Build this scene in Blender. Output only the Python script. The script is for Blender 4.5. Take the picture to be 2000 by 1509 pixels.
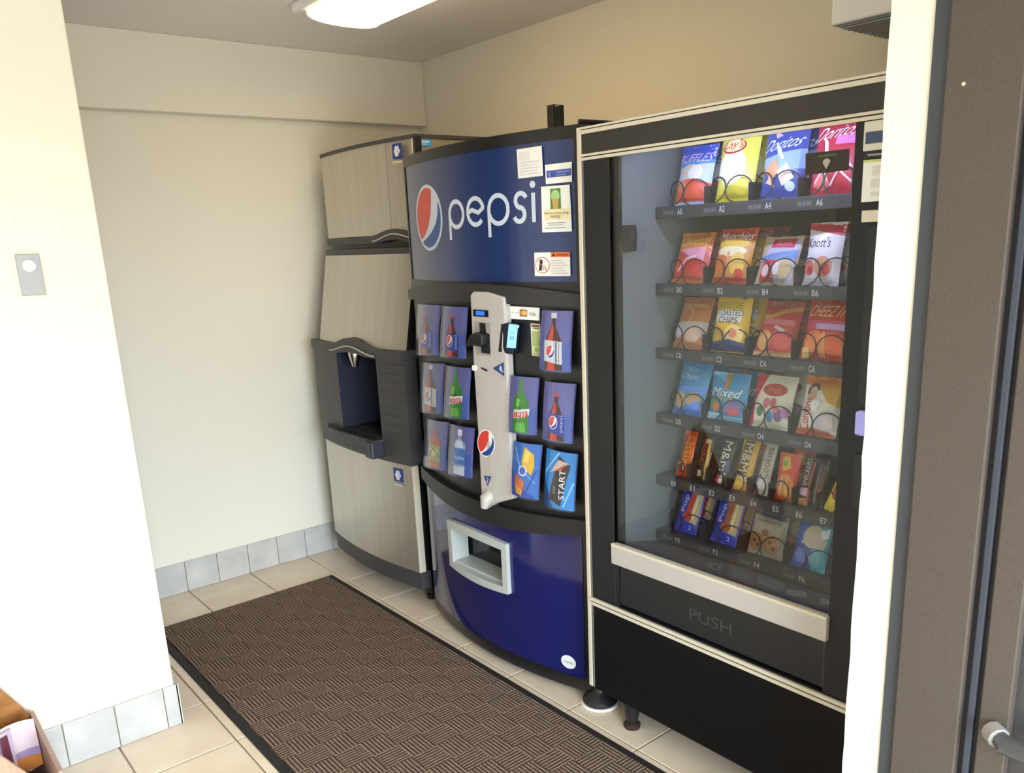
import bpy, bmesh, math, random
from mathutils import Vector, Matrix
from mathutils.geometry import tessellate_polygon
random.seed(7)
PI = math.pi
for o in list(bpy.data.objects): bpy.data.objects.remove(o)
scene = bpy.context.scene
COL = scene.collection

# ------------------------------------------------------------------ camera
FPX, YAW, PITCH, ROLL, PPX, PPY = 1618.63, 2.461634, 0.25416, 0.044851, 1009.035, 884.52
CAM = Vector((3.842, -2.554, 1.55))
_cb, _sb = math.cos(PITCH), math.sin(PITCH)
FWD = Vector((math.cos(YAW)*_cb, math.sin(YAW)*_cb, -_sb))
_r0 = Vector((math.sin(YAW), -math.cos(YAW), 0)); _d0 = FWD.cross(_r0)
RGT = math.cos(ROLL)*_r0 + math.sin(ROLL)*_d0
DWN = -math.sin(ROLL)*_r0 + math.cos(ROLL)*_d0
cd = bpy.data.cameras.new('camera'); cam = bpy.data.objects.new('camera', cd); COL.objects.link(cam)
m = Matrix((RGT, -DWN, -FWD)).transposed().to_4x4(); m.translation = CAM
cam.matrix_world = m
cd.sensor_fit = 'HORIZONTAL'; cd.sensor_width = 36; cd.lens = FPX/2000*36
cd.shift_x = -(PPX-1000)/2000; cd.shift_y = (PPY-754.5)/2000
cd.clip_start = .02
scene.camera = cam

# ------------------------------------------------------------------ world, daylight, exposure
world = bpy.data.worlds.new('world'); scene.world = world; world.use_nodes = True
bg = world.node_tree.nodes['Background']
# bright overcast sky above the horizon, darker pavement below it
_wn, _wl = world.node_tree.nodes, world.node_tree.links
_tc = _wn.new('ShaderNodeTexCoord'); _sp = _wn.new('ShaderNodeSeparateXYZ'); _mr = _wn.new('ShaderNodeMapRange'); _mx = _wn.new('ShaderNodeMix')
_wl.new(_tc.outputs['Generated'], _sp.inputs[0]); _wl.new(_sp.outputs[2], _mr.inputs[0])
_mr.inputs[1].default_value = -.04; _mr.inputs[2].default_value = .04
_mx.data_type = 'RGBA'; _mx.inputs[6].default_value = (.27, .262, .25, 1); _mx.inputs[7].default_value = (.79, .895, 1.0, 1)
_wl.new(_mr.outputs[0], _mx.inputs[0]); _wl.new(_mx.outputs[2], bg.inputs[0])
bg.inputs[1].default_value = 27.5
pl = bpy.data.lights.new('window_portal', 'AREA'); pl.shape = 'RECTANGLE'; pl.size = 2.0; pl.size_y = 1.9
pl.cycles.is_portal = True
po = bpy.data.objects.new('window_portal', pl); COL.objects.link(po)
po.location = (5.26, -2.15, 1.05); po.rotation_euler = (0, PI/2, 0)      # light points towards -X, into the room
LAMP_STRENGTH = 6.3
SNACK_LED = 85.0
vs = scene.view_settings
vs.view_transform = 'Standard'; vs.look = 'None'; vs.gamma = 1; vs.exposure = 0.08; vs.use_curve_mapping = False

# ------------------------------------------------------------------ pixel -> point on a known surface
def ray(px, py): return RGT*((px-PPX)/FPX) + DWN*((py-PPY)/FPX) + FWD
def onx(px, py, X): d = ray(px, py); return CAM + d*((X-CAM.x)/d.x)
def ony(px, py, Y): d = ray(px, py); return CAM + d*((Y-CAM.y)/d.y)
def onz(px, py, Z): d = ray(px, py); return CAM + d*((Z-CAM.z)/d.z)
def onf(px, py, F):
    y = F(1.5)
    for _ in range(50):
        p = ony(px, py, y); y = .5*y+.5*F(p.x)
    return p
def bow(x0, x1, e, b):
    c, h = (x0+x1)/2, (x1-x0)/2
    return lambda x: e-b*(1-((x-c)/h)**2)

# ------------------------------------------------------------------ materials
def lin(c):
    c = c/255.
    return c/12.92 if c <= .04045 else ((c+.055)/1.055)**2.4
def rgb(c): return (lin(c[0]), lin(c[1]), lin(c[2]), 1)
MATS = {}
def mat(name, col, rough=.5, metal=0, noise=None, bump=None, coat=0, emis=None, spec=.5, rand=0, stretch=(1,1,1)):
    """procedural principled material; noise=(scale, second colour), bump=(scale, strength), rand = tint change per object"""
    if name in MATS: return MATS[name]
    M = bpy.data.materials.new(name); M.use_nodes = True; nt = M.node_tree; N = nt.nodes; L = nt.links
    b = N['Principled BSDF']
    b.inputs['Base Color'].default_value = rgb(col); b.inputs['Roughness'].default_value = rough
    b.inputs['Metallic'].default_value = metal; b.inputs['Coat Weight'].default_value = coat; b.inputs['Coat Roughness'].default_value = .05
    b.inputs['Specular IOR Level'].default_value = spec
    if emis:
        b.inputs['Emission Color'].default_value = rgb(emis[0]); b.inputs['Emission Strength'].default_value = emis[1]
    tc = None
    if noise or bump:
        tc = N.new('ShaderNodeTexCoord'); mp = N.new('ShaderNodeMapping'); L.new(tc.outputs['Object'], mp.inputs[0]); mp.inputs['Scale'].default_value = stretch
    last = None
    if noise:
        n = N.new('ShaderNodeTexNoise'); n.inputs['Scale'].default_value = noise[0]; n.inputs['Detail'].default_value = 5
        L.new(mp.outputs[0], n.inputs['Vector'])
        r = N.new('ShaderNodeValToRGB'); r.color_ramp.elements[0].position = .35; r.color_ramp.elements[1].position = .68
        r.color_ramp.elements[0].color = rgb(noise[1]); r.color_ramp.elements[1].color = rgb(col)
        L.new(n.outputs['Fac'], r.inputs[0]); last = r.outputs[0]
        if rand:   # shift the pattern per object
            oi = N.new('ShaderNodeObjectInfo'); v = N.new('ShaderNodeVectorMath'); v.operation = 'SCALE'; cb = N.new('ShaderNodeCombineXYZ')
            for i in range(3): L.new(oi.outputs['Random'], cb.inputs[i])
            L.new(cb.outputs[0], v.inputs[0]); v.inputs['Scale'].default_value = 30
            ad = N.new('ShaderNodeVectorMath'); L.new(mp.outputs[0], ad.inputs[0]); L.new(v.outputs[0], ad.inputs[1]); L.new(ad.outputs[0], n.inputs['Vector'])
            hs = N.new('ShaderNodeHueSaturation'); mr = N.new('ShaderNodeMapRange'); L.new(oi.outputs['Random'], mr.inputs[0])
            mr.inputs[3].default_value = 1-rand; mr.inputs[4].default_value = 1+rand
            L.new(mr.outputs[0], hs.inputs['Value']); L.new(last, hs.inputs['Color']); last = hs.outputs[0]
    if last: L.new(last, b.inputs['Base Color'])
    if bump:
        n = N.new('ShaderNodeTexNoise'); n.inputs['Scale'].default_value = bump[0]; n.inputs['Detail'].default_value = 3
        L.new(mp.outputs[0], n.inputs['Vector'])
        bp = N.new('ShaderNodeBump'); bp.inputs['Strength'].default_value = bump[1]; bp.inputs['Distance'].default_value = .002
        L.new(n.outputs['Fac'], bp.inputs['Height']); L.new(bp.outputs[0], b.inputs['Normal'])
    MATS[name] = M
    return M
def ink(col): return mat('ink_%02x%02x%02x' % tuple(col), col, .38)

WALL = mat('cream_wall_paint', (236, 231, 216), .6, bump=(90, .12))
CEIL = mat('ceiling_paint', (246, 240, 236), .8, bump=(60, .15))
TILE = mat('beige_floor_tile', (236, 221, 201), .28, noise=(7, (226, 208, 186)), rand=.025)
GROUT = mat('grey_grout', (140, 128, 110), .9)
BTILE = mat('white_base_tile', (206, 204, 200), .25, noise=(9, (188, 187, 184)), rand=.02)
BLACK = mat('black_plastic', (26, 26, 29), .38)
BLACKM = mat('black_painted_steel', (24, 24, 27), .45, bump=(400, .05))
DGREY = mat('charcoal_plastic', (68, 66, 68), .5, bump=(300, .08))
CREAM = mat('cream_trim', (214, 205, 186), .4)
SILVER = mat('silver_plastic', (188, 182, 178), .4)
STEEL = mat('brushed_stainless', (206, 201, 190), .38, metal=.8, noise=(2.5, (198, 193, 182)), bump=(60, .05), stretch=(12, 1, .6))
CHROME = mat('chrome', (200, 205, 212), .12, metal=1)
BLUEP = mat('blue_gloss_panel', (10, 22, 92), .12, coat=.6)
BLUEH = mat('blue_header_panel', (24, 50, 106), .24, coat=.5)
WHITE = mat('white_enamel', (244, 244, 242), .35)
PAPER = mat('white_paper', (238, 238, 232), .6)
COILM = mat('black_wire', (22, 22, 24), .35)
TRAYM = mat('tray_dark_grey', (52, 52, 56), .5)
INGREY = mat('grey_liner', (120, 124, 128), .5)
INDARK = mat('dark_liner', (44, 42, 42), .7)
def glass_mat(name, tint=(1, 1, 1), ior=1.45, rough=0.0):
    M = bpy.data.materials.new(name); M.use_nodes = True; nt = M.node_tree; N = nt.nodes; L = nt.links
    N.remove(N['Principled BSDF']); out = N['Material Output']
    t = N.new('ShaderNodeBsdfTransparent'); t.inputs[0].default_value = (*tint, 1)
    g = N.new('ShaderNodeBsdfGlossy'); g.inputs['Roughness'].default_value = rough
    # thin sheet: the same reflectance from both sides (Schlick)
    ge = N.new('ShaderNodeNewGeometry'); dt = N.new('ShaderNodeVectorMath'); dt.operation = 'DOT_PRODUCT'
    L.new(ge.outputs['Normal'], dt.inputs[0]); L.new(ge.outputs['Incoming'], dt.inputs[1])
    def mth(op, a, b=None):
        q = N.new('ShaderNodeMath'); q.operation = op
        for i, x in enumerate((a, b)):
            if x is None: continue
            if isinstance(x, (int, float)): q.inputs[i].default_value = x
            else: L.new(x, q.inputs[i])
        return q.outputs[0]
    f0 = ((ior-1)/(ior+1))**2
    c_ = mth('SUBTRACT', 1.0, mth('ABSOLUTE', dt.outputs['Value']))
    fac = mth('ADD', mth('MULTIPLY', mth('POWER', c_, 5.0), 1-f0), f0)
    mx = N.new('ShaderNodeMixShader'); L.new(fac, mx.inputs[0]); L.new(t.outputs[0], mx.inputs[1]); L.new(g.outputs[0], mx.inputs[2]); L.new(mx.outputs[0], out.inputs[0])
    MATS[name] = M
    return M
GLASS = glass_mat('clear_glass', (.93, .95, .95))
CARDG = glass_mat('clear_plastic', (.97, .97, .99), 1.4, .08)

def mat_floor_mat():
    """brown ribbed entrance mat: square blocks of ridges turned this way and that"""
    M = bpy.data.materials.new('ribbed_mat'); M.use_nodes = True; nt = M.node_tree; N = nt.nodes; L = nt.links
    b = N['Principled BSDF']; b.inputs['Roughness'].default_value = .95; b.inputs['Specular IOR Level'].default_value = .1
    tc = N.new('ShaderNodeTexCoord'); mp = N.new('ShaderNodeMapping'); mp.inputs['Rotation'].default_value = (0, 0, math.radians(45))
    L.new(tc.outputs['Object'], mp.inputs[0])
    ck = N.new('ShaderNodeTexChecker'); ck.inputs['Scale'].default_value = 1/.088
    ck.inputs[1].default_value = (1, 1, 1, 1); ck.inputs[2].default_value = (0, 0, 0, 1); L.new(tc.outputs['Object'], ck.inputs[0])
    sep = N.new('ShaderNodeSeparateXYZ'); L.new(tc.outputs['Object'], sep.inputs[0])
    def wave(sock, pitch):
        mu = N.new('ShaderNodeMath'); mu.operation = 'MULTIPLY'; mu.inputs[1].default_value = 2*PI/pitch; L.new(sock, mu.inputs[0])
        s = N.new('ShaderNodeMath'); s.operation = 'SINE'; L.new(mu.outputs[0], s.inputs[0])
        h = N.new('ShaderNodeMath'); h.operation = 'MULTIPLY_ADD'; h.inputs[1].default_value = .5; h.inputs[2].default_value = .5; L.new(s.outputs[0], h.inputs[0])
        return h.outputs[0]
    def mixf(f, a, c):
        mx = N.new('ShaderNodeMix'); mx.data_type = 'FLOAT'; L.new(f, mx.inputs[0]); L.new(a, mx.inputs[2]); L.new(c, mx.inputs[3]); return mx.outputs[0]
    wx, wy = wave(sep.outputs[0], .0126), wave(sep.outputs[1], .0126)
    ridge = mixf(ck.outputs['Fac'], wx, wy)
    fx, fy = wave(sep.outputs[0], .0075), wave(sep.outputs[1], .0075)
    dots = mixf(ck.outputs['Fac'], fy, fx)
    dm = N.new('ShaderNodeMath'); dm.operation = 'MULTIPLY_ADD'; dm.inputs[1].default_value = .55; dm.inputs[2].default_value = .45; L.new(dots, dm.inputs[0])
    hh = N.new('ShaderNodeMath'); hh.operation = 'MULTIPLY'; L.new(ridge, hh.inputs[0]); L.new(dm.outputs[0], hh.inputs[1])
    r = N.new('ShaderNodeValToRGB'); r.color_ramp.elements[0].color = rgb((70, 59, 53)); r.color_ramp.elements[1].color = rgb((164, 141, 124))
    r.color_ramp.elements[0].position = .1; r.color_ramp.elements[1].position = .85
    L.new(hh.outputs[0], r.inputs[0])
    n = N.new('ShaderNodeTexNoise'); n.inputs['Scale'].default_value = 130; L.new(tc.outputs['Object'], n.inputs[0])
    mx = N.new('ShaderNodeMix'); mx.data_type = 'RGBA'; mx.blend_type = 'OVERLAY'; mx.inputs[0].default_value = .5
    L.new(r.outputs[0], mx.inputs[6]); L.new(n.outputs['Fac'], mx.inputs[7]); L.new(mx.outputs[2], b.inputs['Base Color'])
    bp = N.new('ShaderNodeBump'); bp.inputs['Distance'].default_value = .003; bp.inputs['Strength'].default_value = .7
    L.new(hh.outputs[0], bp.inputs['Height']); L.new(bp.outputs[0], b.inputs['Normal'])
    return M
MATM = mat_floor_mat()

# ------------------------------------------------------------------ mesh helpers
class MB:
    def __init__(s): s.v = []; s.f = []; s.m = []; s.mats = []
    def mi(s, M):
        if M not in s.mats: s.mats.append(M)
        return s.mats.index(M)
    def add(s, vs_, fs, M):
        b = len(s.v); s.v += [tuple(p) for p in vs_]; k = s.mi(M)
        for f in fs: s.f.append([i+b for i in f]); s.m.append(k)
        return s
    def box(s, x0, x1, y0, y1, z0, z1, M):
        return s.add([(x, y, z) for z in (z0, z1) for y in (y0, y1) for x in (x0, x1)],
                     [(0, 2, 3, 1), (4, 5, 7, 6), (0, 1, 5, 4), (2, 6, 7, 3), (0, 4, 6, 2), (1, 3, 7, 5)], M)
    def grid(s, S, nu, nv, M, flip=False):
        vs_ = [S(i/nu, j/nv) for j in range(nv+1) for i in range(nu+1)]
        fs = []
        for j in range(nv):
            for i in range(nu):
                a = j*(nu+1)+i; q = (a, a+1, a+nu+2, a+nu+1); fs.append(q[::-1] if flip else q)
        return s.add(vs_, fs, M)
    def prism(s, pts, d, M):
        """closed outline pts (3D, roughly planar) pushed along vector d"""
        n = len(pts); d = Vector(d); a = [Vector(p) for p in pts]
        return s.add(a+[p+d for p in a], [tuple(range(n))[::-1], tuple(range(n, 2*n))]+[(i, (i+1) % n, n+(i+1) % n, n+i) for i in range(n)], M)
    def tube(s, path, r, n, M, closed=False, cap=True):
        path = [Vector(p) for p in path]; k = len(path); vs_ = []; up = None
        for i, p in enumerate(path):
            t = (path[(i+1) % k]-path[i-1]) if closed else (path[min(i+1, k-1)]-path[max(i-1, 0)])
            t.normalize()
            if up is None: up = t.orthogonal().normalized()
            up = (up-t*up.dot(t)).normalized(); sd = t.cross(up)
            rr = r[i] if isinstance(r, (list, tuple)) else r
            vs_ += [p+(up*math.cos(2*PI*j/n)+sd*math.sin(2*PI*j/n))*rr for j in range(n)]
        fs = []
        for i in range(k if closed else k-1):
            for j in range(n):
                a, b = i*n+j, i*n+(j+1) % n; c, e = ((i+1) % k)*n+(j+1) % n, ((i+1) % k)*n+j
                fs.append((a, b, c, e))
        if cap and not closed: fs += [tuple(range(n))[::-1], tuple(range((k-1)*n, k*n))]
        return s.add(vs_, fs, M)
    def lathe(s, c, prof, n, M):
        c = Vector(c); vs_ = [c+Vector((r*math.cos(2*PI*j/n), r*math.sin(2*PI*j/n), z)) for r, z in prof for j in range(n)]
        fs = [(i*n+j, i*n+(j+1) % n, (i+1)*n+(j+1) % n, (i+1)*n+j) for i in range(len(prof)-1) for j in range(n)]
        fs += [tuple(range(n))[::-1], tuple(range((len(prof)-1)*n, len(prof)*n))]
        return s.add(vs_, fs, M)
    def slab(s, F, x0, x1, z0, z1, depth, M, nx=20, off=0.0, z0f=None, z1f=None, yb=None):
        """front sheet that follows bowed surface y=F(x)-off, closed to the back by depth"""
        zf0 = z0f or (lambda x: z0); zf1 = z1f or (lambda x: z1)
        vs_ = []
        for i in range(nx+1):
            x = x0+(x1-x0)*i/nx; y = F(x)-off; y2 = (y+depth) if yb is None else yb
            vs_ += [(x, y, zf0(x)), (x, y, zf1(x)), (x, y2, zf1(x)), (x, y2, zf0(x))]
        fs = [(0, 1, 2, 3), (4*nx+3, 4*nx+2, 4*nx+1, 4*nx)]
        for i in range(nx):
            a, b = 4*i, 4*i+4
            for k in range(4): fs.append((a+k, b+k, b+(k+1) % 4, a+(k+1) % 4))
        return s.add(vs_, fs, M)
def root_loc(p):
    while p is not None and p.parent is not None: p = p.parent
    return p.location.copy() if p is not None else Vector((0, 0, 0))
def obj(name, mb, parent=None, bevel=0, smooth=False, at=None):
    me = bpy.data.meshes.new(name); off = root_loc(parent) if parent else (Vector(at) if at else Vector((0, 0, 0)))
    me.from_pydata([tuple(Vector(v)-off) for v in mb.v], [], mb.f)
    for M in mb.mats: me.materials.append(M)
    me.polygons.foreach_set('material_index', mb.m)
    bm = bmesh.new(); bm.from_mesh(me); bmesh.ops.recalc_face_normals(bm, faces=bm.faces); bm.to_mesh(me); bm.free()
    o = bpy.data.objects.new(name, me); COL.objects.link(o)
    if parent: o.parent = parent
    else: o.location = off
    if smooth:
        for p in me.polygons: p.use_smooth = True
        if smooth is not True: me.set_sharp_from_angle(angle=math.radians(smooth))
    if bevel:
        b = o.modifiers.new('bevel', 'BEVEL'); b.width = bevel; b.segments = 2; b.limit_method = 'ANGLE'; b.angle_limit = math.radians(40)
    return o
def tag(o, label, cat, group=None):
    o['label'] = label; o['category'] = cat
    if group: o['group'] = group
    return o
def thing(name, label, cat, loc, group=None):
    o = bpy.data.objects.new(name, None); COL.objects.link(o); o.location = loc; o.empty_display_size = .05
    return tag(o, label, cat, group)
def struct(o): o['kind'] = 'structure'; return o
def B(*a): return MB().box(*a)

# ------------------------------------------------------------------ flat print: shapes in a unit square laid on a surface S(u, v, offset)
_tx = {}
def text_tris(t):
    if t not in _tx:
        cu = bpy.data.curves.new('t', 'FONT'); cu.body = t; cu.resolution_u = 3
        ob = bpy.data.objects.new('t', cu); me = bpy.data.meshes.new_from_object(ob); me.calc_loop_triangles()
        P_ = [(v.co.x, v.co.y) for v in me.vertices]
        xs = [p[0] for p in P_]; ys = [p[1] for p in P_]; x0, x1, y0, y1 = min(xs), max(xs), min(ys), max(ys)
        N_ = [((x-x0)/(x1-x0), (y-y0)/(y1-y0)) for x, y in P_]
        _tx[t] = [[N_[i] for i in q.vertices] for q in me.loop_triangles]
        bpy.data.objects.remove(ob); bpy.data.curves.remove(cu); bpy.data.meshes.remove(me)
    return _tx[t]
def Rr(x0, y0, x1, y1, c): return ([[(x0, y0), (x1, y0), (x1, y1), (x0, y1)]], c)
def El(cx, cy, rx, ry, c, n=22): return ([[(cx, cy), (cx+rx*math.cos(2*PI*i/n), cy+ry*math.sin(2*PI*i/n)), (cx+rx*math.cos(2*PI*(i+1)/n), cy+ry*math.sin(2*PI*(i+1)/n))] for i in range(n)], c)
def Po(pts, c):
    tri = tessellate_polygon([[Vector((x, y, 0)) for x, y in pts]])
    return ([[pts[i] for i in t] for t in tri], c)
def Tx(t, x0, y0, x1, y1, c, rot=0, shear=0, arc=0):
    out = []
    for tri in text_tris(t):
        q = []
        for u, v in tri:
            if rot == 90: u, v = 1-v, u
            if rot == -90: u, v = v, 1-u
            q.append((x0+(x1-x0)*(u+shear*(v-.5)), y0+(y1-y0)*(v+arc*(u-.5))))
        out.append(q)
    return (out, c)
def Ln(pts, w, c):
    """stroke of width w along points"""
    out = []
    n = len(pts); L_, R_ = [], []
    for i, p in enumerate(pts):
        a = Vector(pts[max(i-1, 0)]); b = Vector(pts[min(i+1, n-1)]); t = (b-a).normalized(); nn = Vector((-t.y, t.x))*w/2
        L_.append((p[0]+nn.x, p[1]+nn.y)); R_.append((p[0]-nn.x, p[1]-nn.y))
    for i in range(n-1): out.append([L_[i], R_[i], R_[i+1], L_[i+1]])
    return (out, c)
def globe(cx, cy, rx, ry, ring=True):
    W, Rd, Bl = (240, 240, 240), (214, 62, 52), (38, 66, 150)
    def seg(a0, a1, n=18): return [(math.cos(math.radians(a0+(a1-a0)*i/n)), math.sin(math.radians(a0+(a1-a0)*i/n))) for i in range(n+1)]
    k = .9
    red = [(x*k, y*k) for x, y in seg(66, 226)]+[(-.3, -.5), (.02, -.22), (.2, .1), (.3, .45)]
    blu = [(x*k, y*k) for x, y in seg(234, 392)]+[(.72, .1), (.55, -.2), (.2, -.45), (-.2, -.62)]
    f = lambda pts: [(cx+rx*x, cy+ry*y) for x, y in pts]
    return [El(cx, cy, rx, ry, W, 40), Po(f(red), Rd), Po(f(blu), Bl)]
def clip_cell(poly, a, lo, hi):
    for sgn, lim in ((1, lo), (-1, hi)):
        out = []; n = len(poly)
        for i in range(n):
            p, q = poly[i], poly[(i+1) % n]; dp, dq = sgn*(p[a]-lim), sgn*(q[a]-lim)
            if dp >= 0: out.append(p)
            if (dp > 0 and dq < 0) or (dp < 0 and dq > 0):
                t = dp/(dp-dq); out.append((p[0]+(q[0]-p[0])*t, p[1]+(q[1]-p[1])*t))
        poly = out
        if len(poly) < 3: return []
    return poly
def art(name, prims, S, parent, eps=.0006, nu=1, nv=1, label=None, at=None):
    mb = MB()
    for k, (polys, c) in enumerate(prims):
        M = c if not isinstance(c, tuple) else ink(c)
        for poly in polys:
            pieces = [poly]
            if nu > 1 or nv > 1:
                pieces = []
                us = [p[0] for p in poly]; vv = [p[1] for p in poly]
                for i in range(max(0, int(min(us)*nu)), min(nu, int(max(us)*nu)+1)):
                    c1 = clip_cell(poly, 0, i/nu, (i+1)/nu)
                    if not c1: continue
                    for j in range(max(0, int(min(vv)*nv)), min(nv, int(max(vv)*nv)+1)):
                        c2 = clip_cell(c1, 1, j/nv, (j+1)/nv)
                        if c2: pieces.append(c2)
            for pc in pieces:
                mb.add([S(u, v, eps*(k+1)) for u, v in pc], [tuple(range(len(pc)))], M)
    me = bpy.data.meshes.new(name); off = root_loc(parent)
    if at is not None: off = Vector((0, 0, 0))
    me.from_pydata([tuple(Vector(v)-off) for v in mb.v], [], mb.f)
    for M in mb.mats: me.materials.append(M)
    me.polygons.foreach_set('material_index', mb.m)
    o = bpy.data.objects.new(name, me); COL.objects.link(o); o.parent = parent
    if label: o['label'] = label
    return o
def quadS(P4, base=0.0):
    """P4 = TL, TR, BR, BL points"""
    tl, tr, br, bl = [Vector(p) for p in P4]; n = (tr-tl).cross(bl-tl).normalized()
    if n.dot(CAM-tl) < 0: n = -n
    return lambda u, v, o=0.0: (bl*(1-u)+br*u)*(1-v)+(tl*(1-u)+tr*u)*v+n*(o+base)
def quad_px(pts, pick, base=0.0): return quadS([pick(*p) for p in pts], base)
def plate(name, S, M, parent, th=.002, bevel=0, nu=1, nv=1, corner=0):
    """thin sheet with thickness th standing on surface S"""
    mb = MB()
    if corner:
        c = corner; pts = []
        for cx, cy, a0 in ((1-c, 1-c, 0), (c, 1-c, 90), (c, c, 180), (1-c, c, 270)):
            for i in range(5):
                a = math.radians(a0+22.5*i); pts.append((cx+c*math.cos(a), cy+c*math.sin(a)))
        n = len(pts)
        mb.add([S(u, v, th) for u, v in pts]+[S(u, v, 0) for u, v in pts], [tuple(range(n))]+[(i, (i+1) % n, n+(i+1) % n, n+i) for i in range(n)], M)
    else:
        g = lambda o: [S(i/nu, j/nv, o) for j in range(nv+1) for i in range(nu+1)]
        f = [(j*(nu+1)+i, j*(nu+1)+i+1, (j+1)*(nu+1)+i+1, (j+1)*(nu+1)+i) for j in range(nv) for i in range(nu)]
        n = (nu+1)*(nv+1)
        rim = [i for i in range(nu+1)]+[j*(nu+1)+nu for j in range(1, nv+1)]+[nv*(nu+1)+i for i in range(nu-1, -1, -1)]+[j*(nu+1) for j in range(nv-1, 0, -1)]
        mb.add(g(th)+g(0), f+[tuple(i+n for i in q[::-1]) for q in f]+[(a, rim[(k+1) % len(rim)], rim[(k+1) % len(rim)]+n, a+n) for k, a in enumerate(rim)], M)
    return obj(name, mb, parent, bevel, smooth=30)

# ================================================================== THE ROOM
H = 2.423
XE, YS_ = 5.2, -3.8                       # far right (window) wall and wall behind the camera
fl = struct(obj('floor', B(-.1, XE+.1, YS_-.1, .1, -.08, -.003, GROUT)))
xs = [-.1685+.3085*i for i in range(19)]; ysl = [.029-.303*i for i in range(14)]
meshes = {}
for i in range(len(xs)-1):
    for j in range(len(ysl)-1):
        x0, x1 = max(xs[i], 0)+.0025, min(xs[i+1], XE)-.0025; y1, y0 = min(ysl[j], 0)-.0025, max(ysl[j+1], YS_)+.0025
        if x1-x0 < .02 or y1-y0 < .02: continue
        if x1 < 1.0 and y1 < -1.95: continue
        k = (round(x1-x0, 3), round(y1-y0, 3))
        if k not in meshes:
            o = obj('tile', B(-(x1-x0)/2, (x1-x0)/2, -(y1-y0)/2, (y1-y0)/2, -.012, 0, TILE), fl); meshes[k] = o.data
        else:
            o = bpy.data.objects.new('tile', meshes[k]); COL.objects.link(o); o.parent = fl
        b = o.modifiers.new('bevel', 'BEVEL'); b.width = .002; b.segments = 1
        o.location = ((x0+x1)/2, (y0+y1)/2, 0)
XJ = 2.06                                   # joint between two ceiling boards
mb = MB().box(-.1, XJ-.0015, YS_-.1, .1, H, H+.1, CEIL).box(XJ+.0015, XE+.1, YS_-.1, .1, H, H+.1, CEIL).box(XJ-.01, XJ+.01, YS_-.1, .1, H+.003, H+.1, CEIL)
struct(obj('ceiling', mb))
struct(obj('wall_left', B(-.1, 0, YS_-.1, .1, 0, H, WALL)))
struct(obj('wall_back', B(0, XE+.1, 0, .1, 0, H, WALL)))
struct(obj('trim_1', B(0, .07, -3.7, 0, 2.121, H, WALL), bevel=.004))     # shallow bulkhead along the top of the far wall
XC = 1.135
struct(obj('wall_front_left', B(XC-.13, XC, YS_, -1.893, 0, H, WALL), bevel=.006))
struct(obj('wall_front', B(-.1, XE+.1, YS_-.1, YS_, 0, H, WALL)))
YP = -1.05                                   # end face of the wall beside the snack machine
XP0 = ony(1693, 760, YP).x; XP1 = ony(1773, 760, YP).x
mb = MB(); n = 46; pts = []
for i in range(n+1):                        # hand-painted, slightly ragged left edge
    z = H*i/n; pts.append((XP0+random.uniform(-.0016, .0016), z))
pv = [(x, YP, z) for x, z in pts]+[(XP1, YP, H), (XP1, YP, 0)]
mb.prism(pv, (0, -YP, 0), WALL)
struct(obj('wall_right', mb))
struct(obj('wall_right_return', B(XP1, XE, YP+.09, YP+.2, 0, H, WALL)))
# window wall on the daylight side
wy0, wy1, wz0, wz1 = -3.1, -1.2, .05, 2.05
mb = MB().box(XE, XE+.1, YS_, wy0, 0, H, WALL).box(XE, XE+.1, wy1, YP+.2, 0, H, WALL).box(XE, XE+.1, wy0, wy1, wz1, H, WALL).box(XE, XE+.1, wy0, wy1, 0, wz0, WALL)
struct(obj('wall_window_side', mb))
FRAMEM = mat('bronze_aluminium', (88, 79, 72), .5, metal=.2, noise=(180, (82, 73, 66)))
win = struct(obj('window_1', MB().box(XE+.03, XE+.07, wy0, wy0+.05, wz0, wz1, FRAMEM).box(XE+.03, XE+.07, wy1-.05, wy1, wz0, wz1, FRAMEM).box(XE+.03, XE+.07, wy0, wy1, wz1-.05, wz1, FRAMEM).box(XE+.03, XE+.07, wy0, wy1, wz0, wz0+.05, FRAMEM).box(XE+.03, XE+.07, -2.18, -2.12, wz0, wz1, FRAMEM)))
obj('pane', B(XE+.045, XE+.051, wy0+.05, wy1-.05, wz0+.05, wz1-.05, GLASS), win)

# tiled baseboards
def baseboard(name, x, ya, yb, joints, capz=.147):
    o = struct(obj(name, B(x-.002, x+.006, ya, yb, 0, capz-.002, GROUT)))
    ed = [ya]+[j for j in joints if ya < j < yb]+[yb]
    for a, c in zip(ed[:-1], ed[1:]):
        obj('tile', B(x, x+.011, a+.0015, c-.0015, .001, capz, BTILE), o, bevel=.0015)
    return o
baseboard('baseboard_left', 0, -2.7, 0, [-.88+.152*k for k in range(-13, 6)])
bb = baseboard('baseboard_front_left', XC, YS_, -1.884, [-1.934-.152*k for k in range(12, -1, -1)])
obj('tile', B(XC-.128, XC+.011, -1.8925, -1.8825, .001, .147, BTILE), bb, bevel=.0015)

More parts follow.
